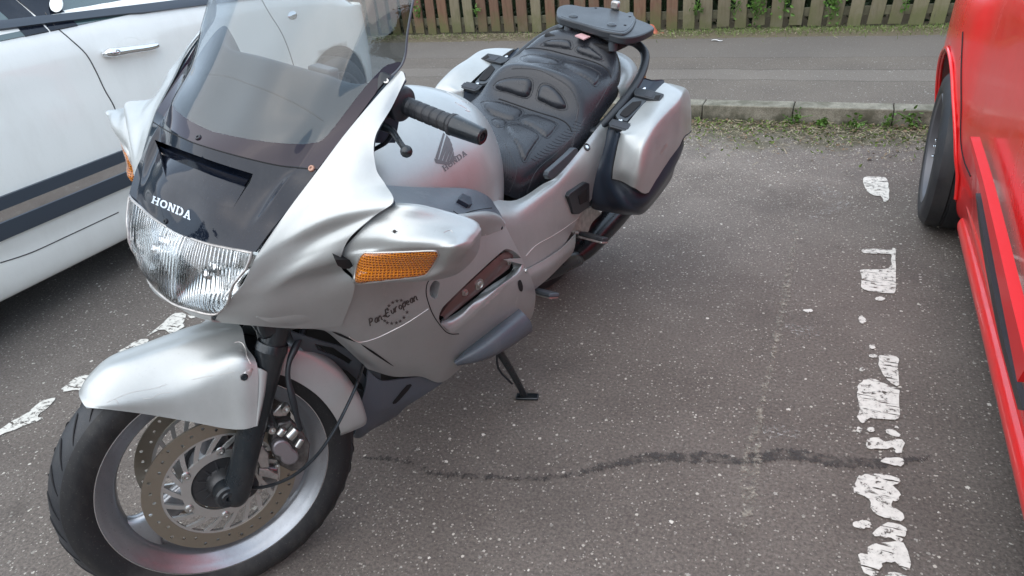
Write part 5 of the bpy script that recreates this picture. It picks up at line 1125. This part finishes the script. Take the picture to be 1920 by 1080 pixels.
for s_ in (1, -1):
    q = P(1085, 438, y=.255); a = P(1090, 440, y=.275); b_ = P(1135, 452, y=.375); mm = (lambda v: v if s_ > 0 else mir(v))
    # pillion bracket, peg rubber and its metal underside
    g = Geo(); rows = [[P(1068,425,y=.245), P(1082,405,y=.240), P(1098,392,y=.235), P(1116,386,y=.232)], [P(1075,438,y=.25), P(1092,424,y=.25), P(1104,410,y=.242), P(1122,395,y=.235)], [P(1090,448,y=.255), P(1102,436,y=.252), P(1110,418,y=.245), P(1128,400,y=.238)]]
    Gk = crgrid(mm(np.array(rows)), 4, 4); shell(Gk, .012, (1.3, 0, .4)).build('peg_bracket', 'alloy', mc)
    PX = np.array([mm(a), mm(a*.5+b_*.5), mm(b_)]); d_ = PX[2]-PX[0]; d_ /= np.linalg.norm(d_); u_ = p3(.3, 0, 1); u_ -= d_*(u_@d_); u_ /= np.linalg.norm(u_); w_ = np.cross(d_, u_)
    g = Geo(); box((PX[0]+PX[2])/2+u_*.004, (np.linalg.norm(PX[2]-PX[0]), .030, .014), g, ax=(d_, w_, u_)); PG = g.build('pillion_peg', 'rubber', mc, bevel=.004)
    g = Geo(); box((PX[0]+PX[2])/2-u_*.006, (np.linalg.norm(PX[2]-PX[0])*.98, .032, .007), g, ax=(d_, w_, u_)); g.build('peg_bar', 'alloy', PG, bevel=.002)
    g = Geo(); lathe(PX[0]-d_*.008, d_, [(-.012, .012), (.012, .012)], 14, g); g.build('peg_pivot', 'bolt', PG, bevel=.002)
    a = P(1000, 543, y=.255); b_ = P(1038, 553, y=.355); PX = np.array([mm(a), mm(b_)]); d_ = PX[1]-PX[0]; d_ /= np.linalg.norm(d_); u_ = p3(.2, 0, 1); u_ -= d_*(u_@d_); u_ /= np.linalg.norm(u_); w_ = np.cross(d_, u_)
    g = Geo(); box((PX[0]+PX[1])/2, (np.linalg.norm(PX[1]-PX[0])+.01, .034, .012), g, ax=(d_, w_, u_))
    PG = g.build('rider_peg', 'dark_grey_plastic', mc, bevel=.003)
    g = Geo(); box((PX[0]+PX[1])/2-u_*.009, (np.linalg.norm(PX[1]-PX[0]), .03, .004), g, ax=(d_, w_, u_)); g.build('peg_bar', 'alloy', PG)
# side stand
foot = toB(G(985, 748)); top = P(938, 655, y=.285); g = Geo(); tube([top+p3(0,-.03,.02), top*.6+foot*.4, foot+p3(0, -.004, .012)], [.013, .011, .010], 10, g, sub=3); STD = g.build('side_stand', 'fork_black', mc)
f2 = toB(G(1010, 747)); f1 = toB(G(968, 746)); g = Geo(); d_ = f2-f1; d_ /= np.linalg.norm(d_); nn_ = M3@np.array([0, 0, 1.]); w_ = np.cross(d_, nn_); box((f1+f2)/2+nn_*.006, (np.linalg.norm(f2-f1), .028, .009), g, ax=(d_, w_, nn_)); g.build('stand_foot', 'fork_black', STD, bevel=.003)
g = Geo(); t2 = P(934, 690, y=.275); tube([top+p3(.0,-.01,.01), t2, t2*.5+foot*.5], .0035, 6, g, sub=3); g.build('stand_spring', 'black_plastic', STD)
# ================================================================ COCKPIT
T_ = P(532, 132, y=0); xT, zT = T_[0], T_[2]
dash = sym([[p3(.225, 0, 1.0), p3(.225, .09, 1.0), p3(.23, .17, 1.0), p3(.238, .222, 1.022)], [p3(.32, 0, 1.05), p3(.32, .09, 1.05), p3(.325, .175, 1.055), p3(.325, .236, 1.088)],
 [p3(xT, 0, zT), p3(xT, .09, zT), p3(xT, .185, zT+.003), p3(.433, .252, 1.155)], [p3(xT+.04, 0, zT-.012), p3(xT+.04, .09, zT-.012), p3(xT+.03, .185, zT-.01), p3(.458, .242, 1.13)], [p3(xT+.06, 0, zT-.12), p3(xT+.06, .09, zT-.12), p3(xT+.05, .17, zT-.12), p3(.47, .20, 1.0)]])
patch('dashboard', dash, 'dash_plastic', mc, 6, 6, inside=(.4, 0, .9), surf=(dsh := []))
line_on(bvh(dsh[0]), [(385,140),(420,142),(460,155),(520,178),(570,203),(605,226)], .0012, 'dash_seam', 'void', mc)
g = Geo(); box(P(608, 148, y=.05), (.03, .06, .05), g); g.build('cowl_clip', 'grey_plastic', mc, bevel=.005)
screw('cowl_screw', 724, 153, Ts, .005, 'bolt', mc); 
puff(Ts, [(710,142),(716,135),(732,140),(742,147),(735,158),(722,172),(710,184),(708,160)], .003, 4, 'screen_mount', 'black_plastic', mc, step=4, base=.0005)
# handlebar end (turned with the front wheel)
gax0, gax1 = np.array([.508, .225, 1.046]), PS(906, 257, y=.385); dg_ = gax1-gax0; Lg = np.linalg.norm(dg_); dg_ /= Lg
for s_ in (1, -1):
    mm = (lambda v: v if s_ > 0 else mir(v)); a0, d0 = mm(gax0), mm(dg_)
    g = Geo(); pr = [(-.005, .0125), (.0, .0165), (.012, .018), (.016, .016)]
    nrib = 5
    for i in range(nrib):
        t0 = .018+i*.018; pr += [(t0, .0155), (t0+.002, .0172), (t0+.014, .0172), (t0+.016, .0155)]
    pr += [(.108, .0165), (.110, .0205), (.115, .0205), (.118, .0178)]
    _, aa, bb_ = frame(d0); V = []; seg = 36
    for h_, r_ in pr:
        for k in range(seg):
            w = 2*pi*k/seg; rr_ = r_*(1-.05*(abs(sin(w*5)) < .25)); V.append(a0+d0*h_+rr_*(cos(w)*aa+sin(w)*bb_))
    V = ST(np.array(V)); g.add(V, gfaces(len(pr), seg, cu=True)); GP = g.build('handlebar_grip', 'rubber', mc, angle=30)
    g = Geo(); lathe(a0, d0, [(.114, .0185), (.120, .0195), (Lg-.012, .0165), (Lg-.002, .0155), (Lg, .013), (Lg-.001, .0085), (Lg-.004, .008), (Lg-.004, .004), (Lg-.001, .0035), (Lg-.001, 0)], 32, g); g.v = [tuple(v) for v in ST(np.array(g.v))]; g.build('bar_end_weight', 'fork_black', GP)
    g = Geo(); lathe(a0, d0, [(-.075, .014), (-.07, .028), (-.055, .033), (-.022, .034), (-.018, .030), (-.016, .034), (-.004, .033), (.0, .026), (.004, .018)], 28, g); box(a0-d0*.04+p3(.0, 0, .028), (.024, .030, .020), g, ax=(p3(1,0,0), d0, np.cross(p3(1,0,0), d0))); box(a0-d0*.045+p3(-.03, 0, -.018), (.05, .05, .03), g)
    g.v = [tuple(v) for v in ST(np.array(g.v))]; SW = g.build('switch_cluster', 'black_plastic', mc, bevel=.003)
    g = Geo(); box(a0-d0*.030+p3(.030, 0, .012), (.006, .016, .006), g); g.v = [tuple(v) for v in ST(np.array(g.v))]; g.build('switch_mark', 'letters_light', SW)
    g = Geo(); box(a0-d0*.020+p3(.006, 0, .036), (.016, .020, .008), g); g.v = [tuple(v) for v in ST(np.array(g.v))]; g.build('switch_button', 'dark_grey_plastic', SW, bevel=.003)
    lv = [PS(700, 228, y=.205), PS(716, 236, y=.225), PS(735, 246, y=.255), PS(748, 264, y=.295), PS(762, 284, y=.335)]
    g = Geo(); tube(ST(mm(np.array(lv))), [.010, .009, .0065, .0055, .005], 10, g, sub=4); LV = g.build('clutch_lever' if s_ > 0 else 'brake_lever', 'fork_black', mc)
    g = Geo(); c_ = ST(mm(lv[-1])); lathe(c_-p3(0, 0, .011), (0, 0, 1), [(.011*(1-cos(pi*k/8)), .011*sin(pi*k/8)+1e-5) for k in range(9)], 16, g); g.build('lever_ball', 'fork_black', LV)
    l2 = [PS(698, 282, y=.20), PS(722, 268, y=.22), PS(736, 250, y=.235)]; g = Geo(); tube(ST(mm(np.array(l2))), [.004, .0045, .005], 8, g, sub=4); g.build('cable_guide', 'fork_black', mc)
# ================================================================ FRONT WHEEL (built straight ahead, then steered)
def stv(g): g.v = [tuple(v) for v in ST(np.array(g.v))]; return g
AX = p3(0, 0, .316); YA = (0, 1, 0)
g = Geo(); prof = []
for k in range(29):
    a_ = -1.18+2.36*k/28; prof.append((.058*sin(a_)/sin(1.18)*.98, .316-.0+(-.058*(1-cos(a_))*1.0)))
prof = [(-.046, .236), (-.052, .246), (-.057, .262), (-.0575, .276)]+[(y, r) for y, r in prof]+[(.0575, .276), (.057, .262), (.052, .246), (.046, .236)]
prof = sorted(set((round(a, 4), round(b_, 4)) for a, b_ in prof[4:-4]), key=lambda q: q[0]); prof = [(-.044, .234), (-.050, .243), (-.056, .256), (-.0585, .270)]+prof+[(.0585, .270), (.056, .256), (.050, .243), (.044, .234)]
_py, _pr = [q[0] for q in prof], [q[1] for q in prof]; rad_at = lambda y: np.interp(y, _py, _pr)
prof = prof+[(.036, .238), (-.036, .238)]; lathe(AX, YA, prof, 160, g, closed=True)
NPf = len(prof); g.fm = [0 if abs(prof[(i//160) % NPf][0]+prof[(i//160+1) % NPf][0])/2 < .046 and (i//160) < NPf-3 else 1 for i in range(len(g.f))]  # tread paler than sidewall: the sky's sheen on it is put into the colour
TY = stv(g).build('tyre', ['rubber', 'tyre_side'], None, angle=60)
# tread grooves: curved cuts laid as dark ribs just under the tread line

g = Geo()
for k in range(34):
    for s_ in (1, -1):
        t0 = 2*pi*(k+.5*(s_ < 0))/34; pth = []
        for j in range(8):
            y = s_*(.006+.037*j/7); th = t0+.02+.16*(j/7)**1.6; r = rad_at(y)+.0006; pth.append(AX+p3(r*cos(th), y, r*sin(th)))
        tube(pth, [.0006, .0019, .0022, .0022, .0021, .0018, .0013, .0005], 5, g)
for k in range(2):
    pass
TG = stv(g).build('tread_groove', 'void', None)
g = Geo(); lathe(AX, YA, [(-.046, .243), (-.043, .246), (-.040, .240), (-.036, .233), (-.030, .226), (-.022, .214), (0, .208), (.022, .214), (.030, .226), (.036, .233), (.040, .240), (.043, .246), (.046, .243), (.047, .238), (.040, .228), (.034, .222), (.026, .206), (.018, .200), (0, .196), (-.018, .200), (-.026, .206), (-.034, .222), (-.040, .228), (-.047, .238)], 160, g, closed=True)
def spoke(th0, g):
    rows = []
    for r, wd, ty in ((.050, .030, .022), (.085, .030, .020), (.125, .030, .018), (.160, .033, .016), (.185, .048, .016), (.204, .085, .016)):
        th = th0+.10*(r-.05)/.15; c_ = AX+r*p3(cos(th), 0, sin(th)); t_ = p3(-sin(th), 0, cos(th)); ring = []
        for k in range(12):
            w = 2*pi*k/12; ring.append(c_+t_*wd*np.sign(cos(w))*abs(cos(w))**.8+p3(0, 1, 0)*ty*np.sign(sin(w))*abs(sin(w))**.7)
        rows.append(ring)
    Gd = crgrid(rows, 2, 5, cu=True); n, m = Gd.shape[:2]; g.add(Gd.reshape(-1, 3), gfaces(n, m, cu=True))
a0 = atan2(.264-.316, -.156)   # the spoke seen at the lower left
for k in range(3): spoke(a0+2*pi*k/3, g)
lathe(AX, YA, [(-.06, .045), (-.05, .055), (.05, .055), (.06, .045), (.06, 0)], 40, g)
FW = stv(g).build('front_wheel', 'rim_grey', mc, angle=40); TY.parent = FW; TG.parent = TY
g = Geo(); lathe(AX, YA, [(.0440, .2465), (.0478, .2440), (.0482, .2385), (.0465, .2380), (.0455, .2420)], 160, g, closed=True); stv(g).build('rim_lip', 'rim_lip', FW)
g = Geo(); lathe(AX, YA, [(.0345, .2232), (.0375, .2262), (.0372, .2285), (.0340, .2255)], 160, g, closed=True); stv(g).build('rim_bead', 'rim_lip', FW)
def disc(s_):
    """drilled disc ring: real holes, flat annulus with thickness, on its slotted carrier"""
    ro, ri, th = .158, .122, .0025; y0 = s_*.0665
    holes = []
    for k in range(36):
        a_ = 2*pi*k/36; holes.append((.1475 if k % 3 == 0 else (.141 if k % 3 == 1 else .1345), a_))
    bm = bmesh.new(); NR, NT = 20, 864
    rs = np.linspace(ri, ro, NR+1)
    g = Geo(); keep = []
    def is_hole(r, a_):
        for hr, ha in holes:
            d2 = r*r+hr*hr-2*r*hr*cos(a_-ha)
            if d2 < .0034**2: return True
        return False
    V = []
    for side in (0, 1):
        for r in rs:
            for j in range(NT): a_ = 2*pi*j/NT; V.append(AX+p3(r*cos(a_), y0+(side-.5)*2*th, r*sin(a_)))
    n1 = (NR+1)*NT; F_ = []; solid = np.zeros((NR, NT), bool)
    for i in range(NR):
        for j in range(NT): solid[i, j] = not is_hole((rs[i]+rs[i+1])/2, 2*pi*(j+.5)/NT)
    for i in range(NR):
        for j in range(NT):
            if not solid[i, j]: continue
            a_, b_, c_, d_ = i*NT+j, i*NT+(j+1) % NT, (i+1)*NT+(j+1) % NT, (i+1)*NT+j
            F_ += [(a_, b_, c_, d_), (a_+n1, d_+n1, c_+n1, b_+n1)]
            for (p_, q_), (ii, jj) in (((a_, b_), (i-1, j)), ((b_, c_), (i, (j+1) % NT)), ((c_, d_), (i+1, j)), ((d_, a_), (i, (j-1) % NT))):
                if not (0 <= ii < NR) or not solid[ii, jj]: F_.append((q_, p_, p_+n1, q_+n1))
    g.add(V, F_); D = stv(g).build('brake_disc', 'disc_steel' if s_ > 0 else 'disc_steel', FW, angle=30, recalc=True)
    g = Geo(); y1 = s_*.0645
    # slotted carrier: inner ring, outer ring, swept arms
    for r0, r1 in ((.064, .083), (.117, .124)):
        lathe(AX+p3(0, y1, 0), YA, [(-.0035, r0), (-.0035, r1), (.0035, r1), (.0035, r0)], 96, g, closed=True)
    for k in range(18):
        a_ = 2*pi*k/18; q = []
        for r, da in ((.078, -.05), (.078, .10), (.100, .32), (.121, .46), (.121, .36), (.100, .20)):
            q.append(AX+p3(r*cos(a_-da), y1-.003, r*sin(a_-da)))
        prism(q, (0, .006, 0), g)
    CA = stv(g).build('disc_carrier', 'carrier', D, angle=30)
    for k in range(6):
        a_ = rad(138+60*k); q = AX+p3(.0815*cos(a_), y1+s_*.003, .0815*sin(a_)); g = Geo(); lathe(q, (0, s_, 0), [(0, .0095), (.001, .0095), (.002, .0075), (.005, .0070), (.0055, .004), (.003, .0035), (.003, 0)], 18, g); stv(g).build('disc_bolt', 'bolt', D)
    g = Geo(); lathe(AX, (0, s_, 0), [(.03, .064), (.058, .064), (.064, .060), (.060, .034), (.066, .030), (.078, .028), (.085, .020), (.085, 0)], 40, g)
    for k in range(12):
        a_ = 2*pi*k/12; box(AX+p3(.046*cos(a_), s_*.0615, .046*sin(a_)), (.030, .004, .004), g, ax=(p3(cos(a_), 0, sin(a_)), p3(0, 1, 0), p3(-sin(a_), 0, cos(a_))))
    stv(g).build('hub_cover', 'hub_black', FW)
disc(1); disc(-1)
g = Geo()
# fork legs
for s_ in (1, -1):
    yl = s_*.105; fk = lambda t: p3(.022+t*tan(ca), yl, .316+t)
    g = Geo(); tube([fk(-.03), fk(-.01), fk(.05), fk(.14), fk(.27), fk(.285), fk(.30)], [.020, .030, .028, .029, .030, .033, .031], 28, g, sub=2)
    lathe(AX+p3(.0, 0, 0), (0, s_, 0), [(.085, .020), (.090, .026), (.122, .026), (.126, .022), (.126, .015), (.130, .013), (.130, .006), (.124, .006), (.124, 0)], 28, g)
    FL = stv(g).build('fork_leg', 'fork_black', mc, angle=40)
    g = Geo(); tube([fk(.29), fk(.36), fk(.365), fk(.42), fk(.60)], [.026, .027, .034, .034, .024], 24, g); stv(g).build('fork_tube', 'fork_black', FL)
    g = Geo(); tube([fk(.345), fk(.352), fk(.359)], [.033, .036, .033], 24, g); stv(g).build('fork_clamp', 'black_plastic', FL)
    # brake caliper on its bracket
    mm = (lambda v: v if s_ > 0 else mir(v))
    def pl(pts, d, y, name, m_, bev, par):
        g = Geo(); prism([mm(PS(a, b_, y=y)) for a, b_ in pts], (0, s_*d, 0), g); return stv(g).build(name, m_, par, bevel=bev)
    CP = pl([(505,800),(515,782),(540,778),(562,800),(575,822),(572,850),(560,868),(540,872),(520,862),(508,845),(500,822)], .030, .062, 'brake_caliper', 'caliper_body', .004, mc)
    pl(smooth_closed([(507,832),(513,822),(526,818),(538,824),(545,835),(554,842),(556,852),(548,862),(534,864),(524,858),(521,849),(511,846)], 2), .020, .090, 'caliper_piston_housing', 'caliper_grey', .004, CP)
    pl([(475,836),(488,828),(494,838),(502,846),(503,872),(486,874),(480,862),(472,848)], .012, .088, 'caliper_bracket', 'alloy', .003, CP)
    pl([(505,776),(522,757),(531,752),(540,756),(543,765),(535,777),(520,778)], .010, .090, 'caliper_ear', 'alloy', .003, CP)
    pl([(484,874),(500,875),(520,886),(522,897),(500,892),(482,888)], .010, .086, 'caliper_stay', 'alloy', .002, CP)
    for a, b_, r, d, m_ in ((533,762,.0105,.016,'bolt'), (507,802,.0095,.016,'bolt'), (518,870,.006,.010,'bolt'), (492,800,.005,.01,'bolt')):
        q = mm(PS(a, b_, y=.094)); g = Geo(); lathe(q, (0, s_, 0), [(0, r), (d*.6, r), (d, r*.8), (d, r*.5), (d*.6, r*.45), (d*.6, 0)], 18, g); stv(g).build('caliper_bolt', m_, CP)
    for (a, b_), (c_, d_), r in (((522,815),(532,803),.010), ((540,820),(556,803),.012), ((556,838),(566,822),.008)):
        g = Geo(); tube([mm(PS(a, b_, y=.100)), mm(PS(c_, d_, y=.100))], r, 16, g); stv(g).build('caliper_pin', 'bolt', CP, bevel=.002)
    g = Geo(); q0, q1 = mm(PS(505, 795, y=.085)), mm(PS(482, 780, y=.095)); tube([q0, (q0+q1)/2, q1], [.016, .02, .02], 12, g); box((q0*.4+q1*.6), (.05, .02, .06), g); stv(g).build('caliper_lug', 'fork_black', FL, bevel=.004)
    # brake hose
    hs_ = [PS(563, 805, y=.105), PS(556, 780, y=.12), PS(548, 745, y=.13), PS(540, 710, y=.125), PS(542, 680, y=.12), PS(552, 655, y=.11), PS(565, 628, y=.09), PS(575, 600, y=.07)]
    g = Geo(); tube(mm(np.array(hs_)), [.006, .006, .0075, .0055, .0055, .008, .006, .006], 10, g, sub=5); stv(g).build('brake_hose', 'black_plastic', mc)
# speedometer cable: hub drive, forward sweep and up behind the fairing
cab = [ST(PS(462, 915, y=.085)), ST(PS(500, 912, y=.11)), ST(PS(548, 893, y=.13)), ST(PS(590, 858, y=.14)), ST(PS(625, 810, y=.14)), ST(PS(655, 752, y=.13)), ST(PS(672, 712, y=.10)), P(683, 675, y=.15), P(690, 635, y=.17)]
g = Geo(); tube(cab, .0038, 8, g, sub=8); g.build('speedo_cable', 'fork_black', mc)
g = Geo(); lathe(ST(PS(455, 905, y=.07)), RS@np.array([0, 1, 0]), [(0, .03), (.02, .03), (.024, .02)], 20, g); g.build('speedo_drive', 'fork_black', mc)
g = Geo(); box((.20, 0, .66), (.09, .26, .05), g); stv(g).build('fork_yoke', 'fork_black', mc, bevel=.01)
# front mudguard
fen = [
 [PS(148,740,y=0), PS(149,744,y=.012), PS(153,752,y=.028), PS(158,760,y=.042), PS(163,764,y=.050)],
 [PS(160,715,y=0), PS(168,722,y=.022), PS(180,738,y=.045), PS(196,758,y=.062), PS(205,768,y=.066)],
 [PS(195,683,y=0), PS(212,690,y=.030), PS(236,712,y=.056), PS(262,752,y=.078), PS(275,777,y=.078)],
 [PS(257,660,y=0), PS(281,668,y=.036), PS(314,690,y=.066), PS(345,735,y=.098), PS(352,790,y=.100)],
 [PS(332,635,y=0), PS(355,643,y=.040), PS(388,664,y=.074), PS(410,702,y=.118), PS(420,803,y=.122)],
 [PS(386,621,y=0), PS(406,630,y=.042), PS(431,652,y=.080), PS(452,682,y=.132), PS(456,805,y=.138)],
 [PS(430,614,y=0)+p3(.02,0,.0), PS(446,623,y=.045)+p3(.01,0,0), PS(462,650,y=.085), PS(483,690,y=.134), PS(481,799,y=.140)]]
Gf = crgrid(fen, 7, 7); full = np.concatenate([mir(Gf[:, :0:-1]), Gf], 1); Tf0 = bvh(full)
shell(ST(full), .003, tuple(ST(AX))).build('front_mudguard', 'silver', mc, angle=60)
ret = [[PS(483,690,y=.134), PS(492,693,y=.137), PS(500,697,y=.136), PS(503,703,y=.130)], [PS(482,740,y=.137), PS(488,742,y=.140), PS(494,745,y=.139), PS(496,748,y=.130)], [PS(481,799,y=.140), PS(482,799,y=.141), PS(483,799,y=.139), PS(484,797,y=.130)]]
Gr_ = crgrid(ret, 4, 6); shell(ST(Gr_), .003, tuple(ST(AX))).build('mudguard_flange', 'silver', mc, angle=60); shell(ST(mir(Gr_)), .003, tuple(ST(AX))).build('mudguard_flange', 'silver', mc, angle=60)
screw('mudguard_screw', 458, 707, Tf0, .006, 'fork_black', mc, steer=True)
puff(Tf0, [(450,704),(456,699),(474,690),(470,703),(462,713),(452,713)], .0006, 1, 'screw_recess', 'silver_dull', mc, step=4, steer=True, base=.0003)
line_on(Tf0, [(470,682),(463,668),(461,655),(456,645),(449,641),(440,642)], .0012, 'mudguard_edge', 'seam_bright', mc, steer=True)
rf = []
for th, w in ((rad(62), .062), (rad(45), .070), (rad(28), .076), (rad(12), .077), (rad(1), .070), (rad(-3), .058)):
    r = .345; q = AX+r*p3(cos(th), 0, sin(th)); rr_ = [q+p3(0, 0, 0), q+p3(0, w*.55, 0), AX+(r-.012)*p3(cos(th), 0, sin(th))+p3(0, w*.92, 0), AX+(r-.045)*p3(cos(th), 0, sin(th))+p3(0, w, 0), AX+(r-.075)*p3(cos(th), 0, sin(th))+p3(0, w, 0)]
    rf.append(rr_)
Gr2 = crgrid(rf, 6, 6); full = np.concatenate([mir(Gr2[:, :0:-1]), Gr2], 1); shell(ST(full), .003, tuple(ST(AX))).build('rear_mudguard_section', 'silver', mc, angle=60)
for pts in ([(215,748),(240,738),(260,733),(290,728),(312,721)], [(268,748),(285,746),(300,738),(320,736)], [(360,712),(378,708),(400,704)], [(410,703),(425,700),(440,697)], [(200,755),(215,749),(222,757)]):
    line_on(Tf0, pts, .0006, 'scratch', 'silver_dull', mc, steer=True)
# ================================================================ LETTERING, MARKS
SLAB = {  # slab letters as stroke quads in a unit cell (x, y up)
 'H': [((.08,.12),(.30,.12),(.30,.88),(.08,.88)), ((.70,.12),(.92,.12),(.92,.88),(.70,.88)), ((.30,.42),(.70,.42),(.70,.58),(.30,.58)), ((0,0),(.40,0),(.40,.14),(0,.14)), ((0,.86),(.40,.86),(.40,1),(0,1)), ((.60,0),(1,0),(1,.14),(.60,.14)), ((.60,.86),(1,.86),(1,1),(.60,1))],
 'N': [((.08,.12),(.26,.12),(.26,.88),(.08,.88)), ((.74,.0),(.92,.0),(.92,.88),(.74,.88)), ((.06,1),(.34,1),(.92,0),(.68,0)), ((0,0),(.36,0),(.36,.14),(0,.14)), ((.64,.86),(1,.86),(1,1),(.64,1)), ((0,.86),(.2,.86),(.2,1),(0,1))],
 'A': [((.40,1),(.60,1),(.30,.1),(.10,.1)), ((.40,1),(.60,1),(.92,.1),(.68,.1)), ((.26,.30),(.74,.30),(.70,.44),(.30,.44)), ((0,0),(.40,0),(.40,.14),(0,.14)), ((.58,0),(1,0),(1,.14),(.58,.14))]}
def ring(x0, x1, y0, y1, t, a0=0, a1=360, n=14, sq=2.4):
    out = []; cx, cy, rx, ry = (x0+x1)/2, (y0+y1)/2, (x1-x0)/2, (y1-y0)/2
    def pt(a, k):
        c_, s_ = cos(a), sin(a); return (cx+(rx-k*t)*np.sign(c_)*abs(c_)**(2/sq), cy+(ry-k*t*.75)*np.sign(s_)*abs(s_)**(2/sq))
    for i in range(n):
        a, b_ = rad(a0+(a1-a0)*i/n), rad(a0+(a1-a0)*(i+1)/n); out.append((pt(a, 0), pt(b_, 0), pt(b_, 1), pt(a, 1)))
    return out
SLAB['O'] = ring(0, 1, 0, 1, .24); SLAB['D'] = [((.08,.1),(.30,.1),(.30,.9),(.08,.9)), ((0,0),(.45,0),(.45,.15),(0,.15)), ((0,.85),(.45,.85),(.45,1),(0,1))]+ring(-.12, 1, 0, 1, .24, -82, 82)
def word(text, quad, tree, off, name, material, parent, gap=.10):
    """quad: pixel corners bottom-left, bottom-right, top-right, top-left of the word"""
    q = np.array(quad, float); n = len(text); w = (1-gap*(n-1)/n)/n; out = []
    for i, ch in enumerate(text):
        for st_ in SLAB[ch]:
            pp = []
            for x, y in st_:
                s = (i*(w+gap/n))+x*w; a = (1-s)*q[0]+s*q[1]; b_ = (1-s)*q[3]+s*q[2]; pp.append(a*(1-y)+b_*y)
            out.append(pp)
    return decal_quads(tree, out, off, name, material, parent, div=2)
word('HONDA', [(284,380),(357,413),(361,397),(288,367)], Tn, .0007, 'lettering', 'letters_light', mc)
word('HONDA', [(834,322),(876,290),(871,281),(828,312)], Tt, .0008, 'lettering', 'letters_grey', mc)
# winged emblem on the tank: five tapering feathers and the base sweep
fe = [[(816,296),(821,299),(834,252),(831,249)], [(823,299),(828,301),(844,262),(837,253)], [(830,301),(835,303),(848,272),(843,262)], [(837,303),(841,304),(850,281),(847,273)], [(842,304),(846,305),(851,291),(850,283)], [(814,297),(817,306),(842,310),(846,306)], [(843,305),(846,308),(856,293),(849,292)]]
decal_quads(Tt, fe, .0008, 'wing_emblem', 'letters_grey', mc, div=3)
# script lettering on the fairing, slanted strokes following the panel
def strokes_word(text, p0, p1, hgt, tree, name, material, parent, th=1.5, slant=.45):
    LT = {'P': [[(0,0),(.25,1)], [(.2,1),(.7,1),(.8,.8),(.65,.52),(.12,.5)]], 'a': [[(.65,.6),(.3,.62),(.05,.3),(.15,.02),(.4,.08),(.62,.5)], [(.68,.62),(.55,.05),(.75,.04)]], 'n': [[(.05,.6),(0,0)], [(.03,.35),(.4,.64),(.6,.5),(.52,0),(.7,.04)]],
          '-': [[(.1,.35),(.7,.35)]], 'E': [[(.85,1),(.25,1),(.02,0),(.7,0)], [(.12,.5),(.65,.5)]], 'u': [[(.05,.62),(.02,.12),(.2,0),(.5,.15),(.62,.6)], [(.62,.62),(.55,.05),(.72,.03)]], 'r': [[(.08,.6),(0,0)], [(.05,.35),(.3,.62),(.55,.6)]],
          'o': [[(.35,.62),(.05,.35),(.15,.03),(.45,.05),(.62,.35),(.35,.62)]], 'p': [[(.1,.6),(-.06,-.4)], [(.08,.5),(.4,.64),(.6,.4),(.4,.05),(.05,.08)]], 'e': [[(.05,.33),(.55,.36),(.45,.6),(.2,.58),(.04,.3),(.2,.02),(.5,.08)]]}
    p0, p1 = np.array(p0, float), np.array(p1, float); d = p1-p0; Ld = np.linalg.norm(d); d /= Ld; up = np.array([d[1], -d[0]]); wd = {'P': 1.0, 'E': 1.05, '-': .7}; tot = sum(wd.get(c, .72) for c in text); x = 0; qs = []
    cw = Ld/tot
    for ch in text:
        for s in LT[ch]:
            pp = cr1(np.array(s, float), 3) if len(s) > 2 else np.array(s, float)
            P_ = [p0+d*(x+a*cw*.9+slant*b_*hgt*.35)+up*b_*hgt for a, b_ in pp]
            for a, b_ in zip(P_[:-1], P_[1:]):
                t_ = b_-a; t_ = t_/(np.linalg.norm(t_)+1e-6); pr_ = np.array([-t_[1], t_[0]]); pr_ = pr_ if pr_@np.array([.75, .2]) > 0 else -pr_; w = np.array([.75, .2])*th*.28+pr_*th*.34; qs.append([a-w, b_-w, b_+w, a+w])
        x += wd.get(ch, .72)*cw
    return decal_quads(tree, qs, .0008, name, material, parent, div=1)
strokes_word('Pan-European', (694,611), (784,561), 12.5, Tl, 'lettering', 'letters_dark', mc, th=2.3)
star = []
for k, (a, b_) in enumerate([(727,580),(722,592),(729,573),(736,567),(744,564),(752,563),(759,566),(763,585),(757,595),(750,602),(743,605),(734,606),(726,605),(721,601)]):
    for j in range(5):
        t_ = 2*pi*j/5-.3; t2 = t_+.5; t3 = t_-.5; star.append([(a, b_), (a+1.6*cos(t3), b_+1.6*sin(t3)), (a+4*cos(t_), b_+4*sin(t_)), (a+1.6*cos(t2), b_+1.6*sin(t2))])
decal_quads(Tl, star, .0009, 'star_ring', 'letters_dark', mc, div=1)
# a fly and a small mark on the mirror pod
Tpp = bvh(np.concatenate([Gp, Gp[:, :1]], 1))
fq, fn_ = hit(Tpp, 740, 434); g = Geo(); lathe(fq, fn_, [(0, .002), (.0015, .003), (.003, .002), (.0035, 0)], 8, g)
for a_ in range(6): tube([fq+fn_*.001, fq+fn_*.002+.006*np.array([cos(a_), sin(a_), 0])*.9], .0004, 4, g)
tag(g.build('fly', 'fly', None), 'tiny dark fly sitting on the silver mirror housing', 'insect'); fo = bpy.data.objects['fly']; fo.matrix_world = mc.matrix_world.copy()
line_on(Tpp, [(832,436),(838,433),(845,432),(849,436)], .0006, 'scratch', 'silver_dull', mc)
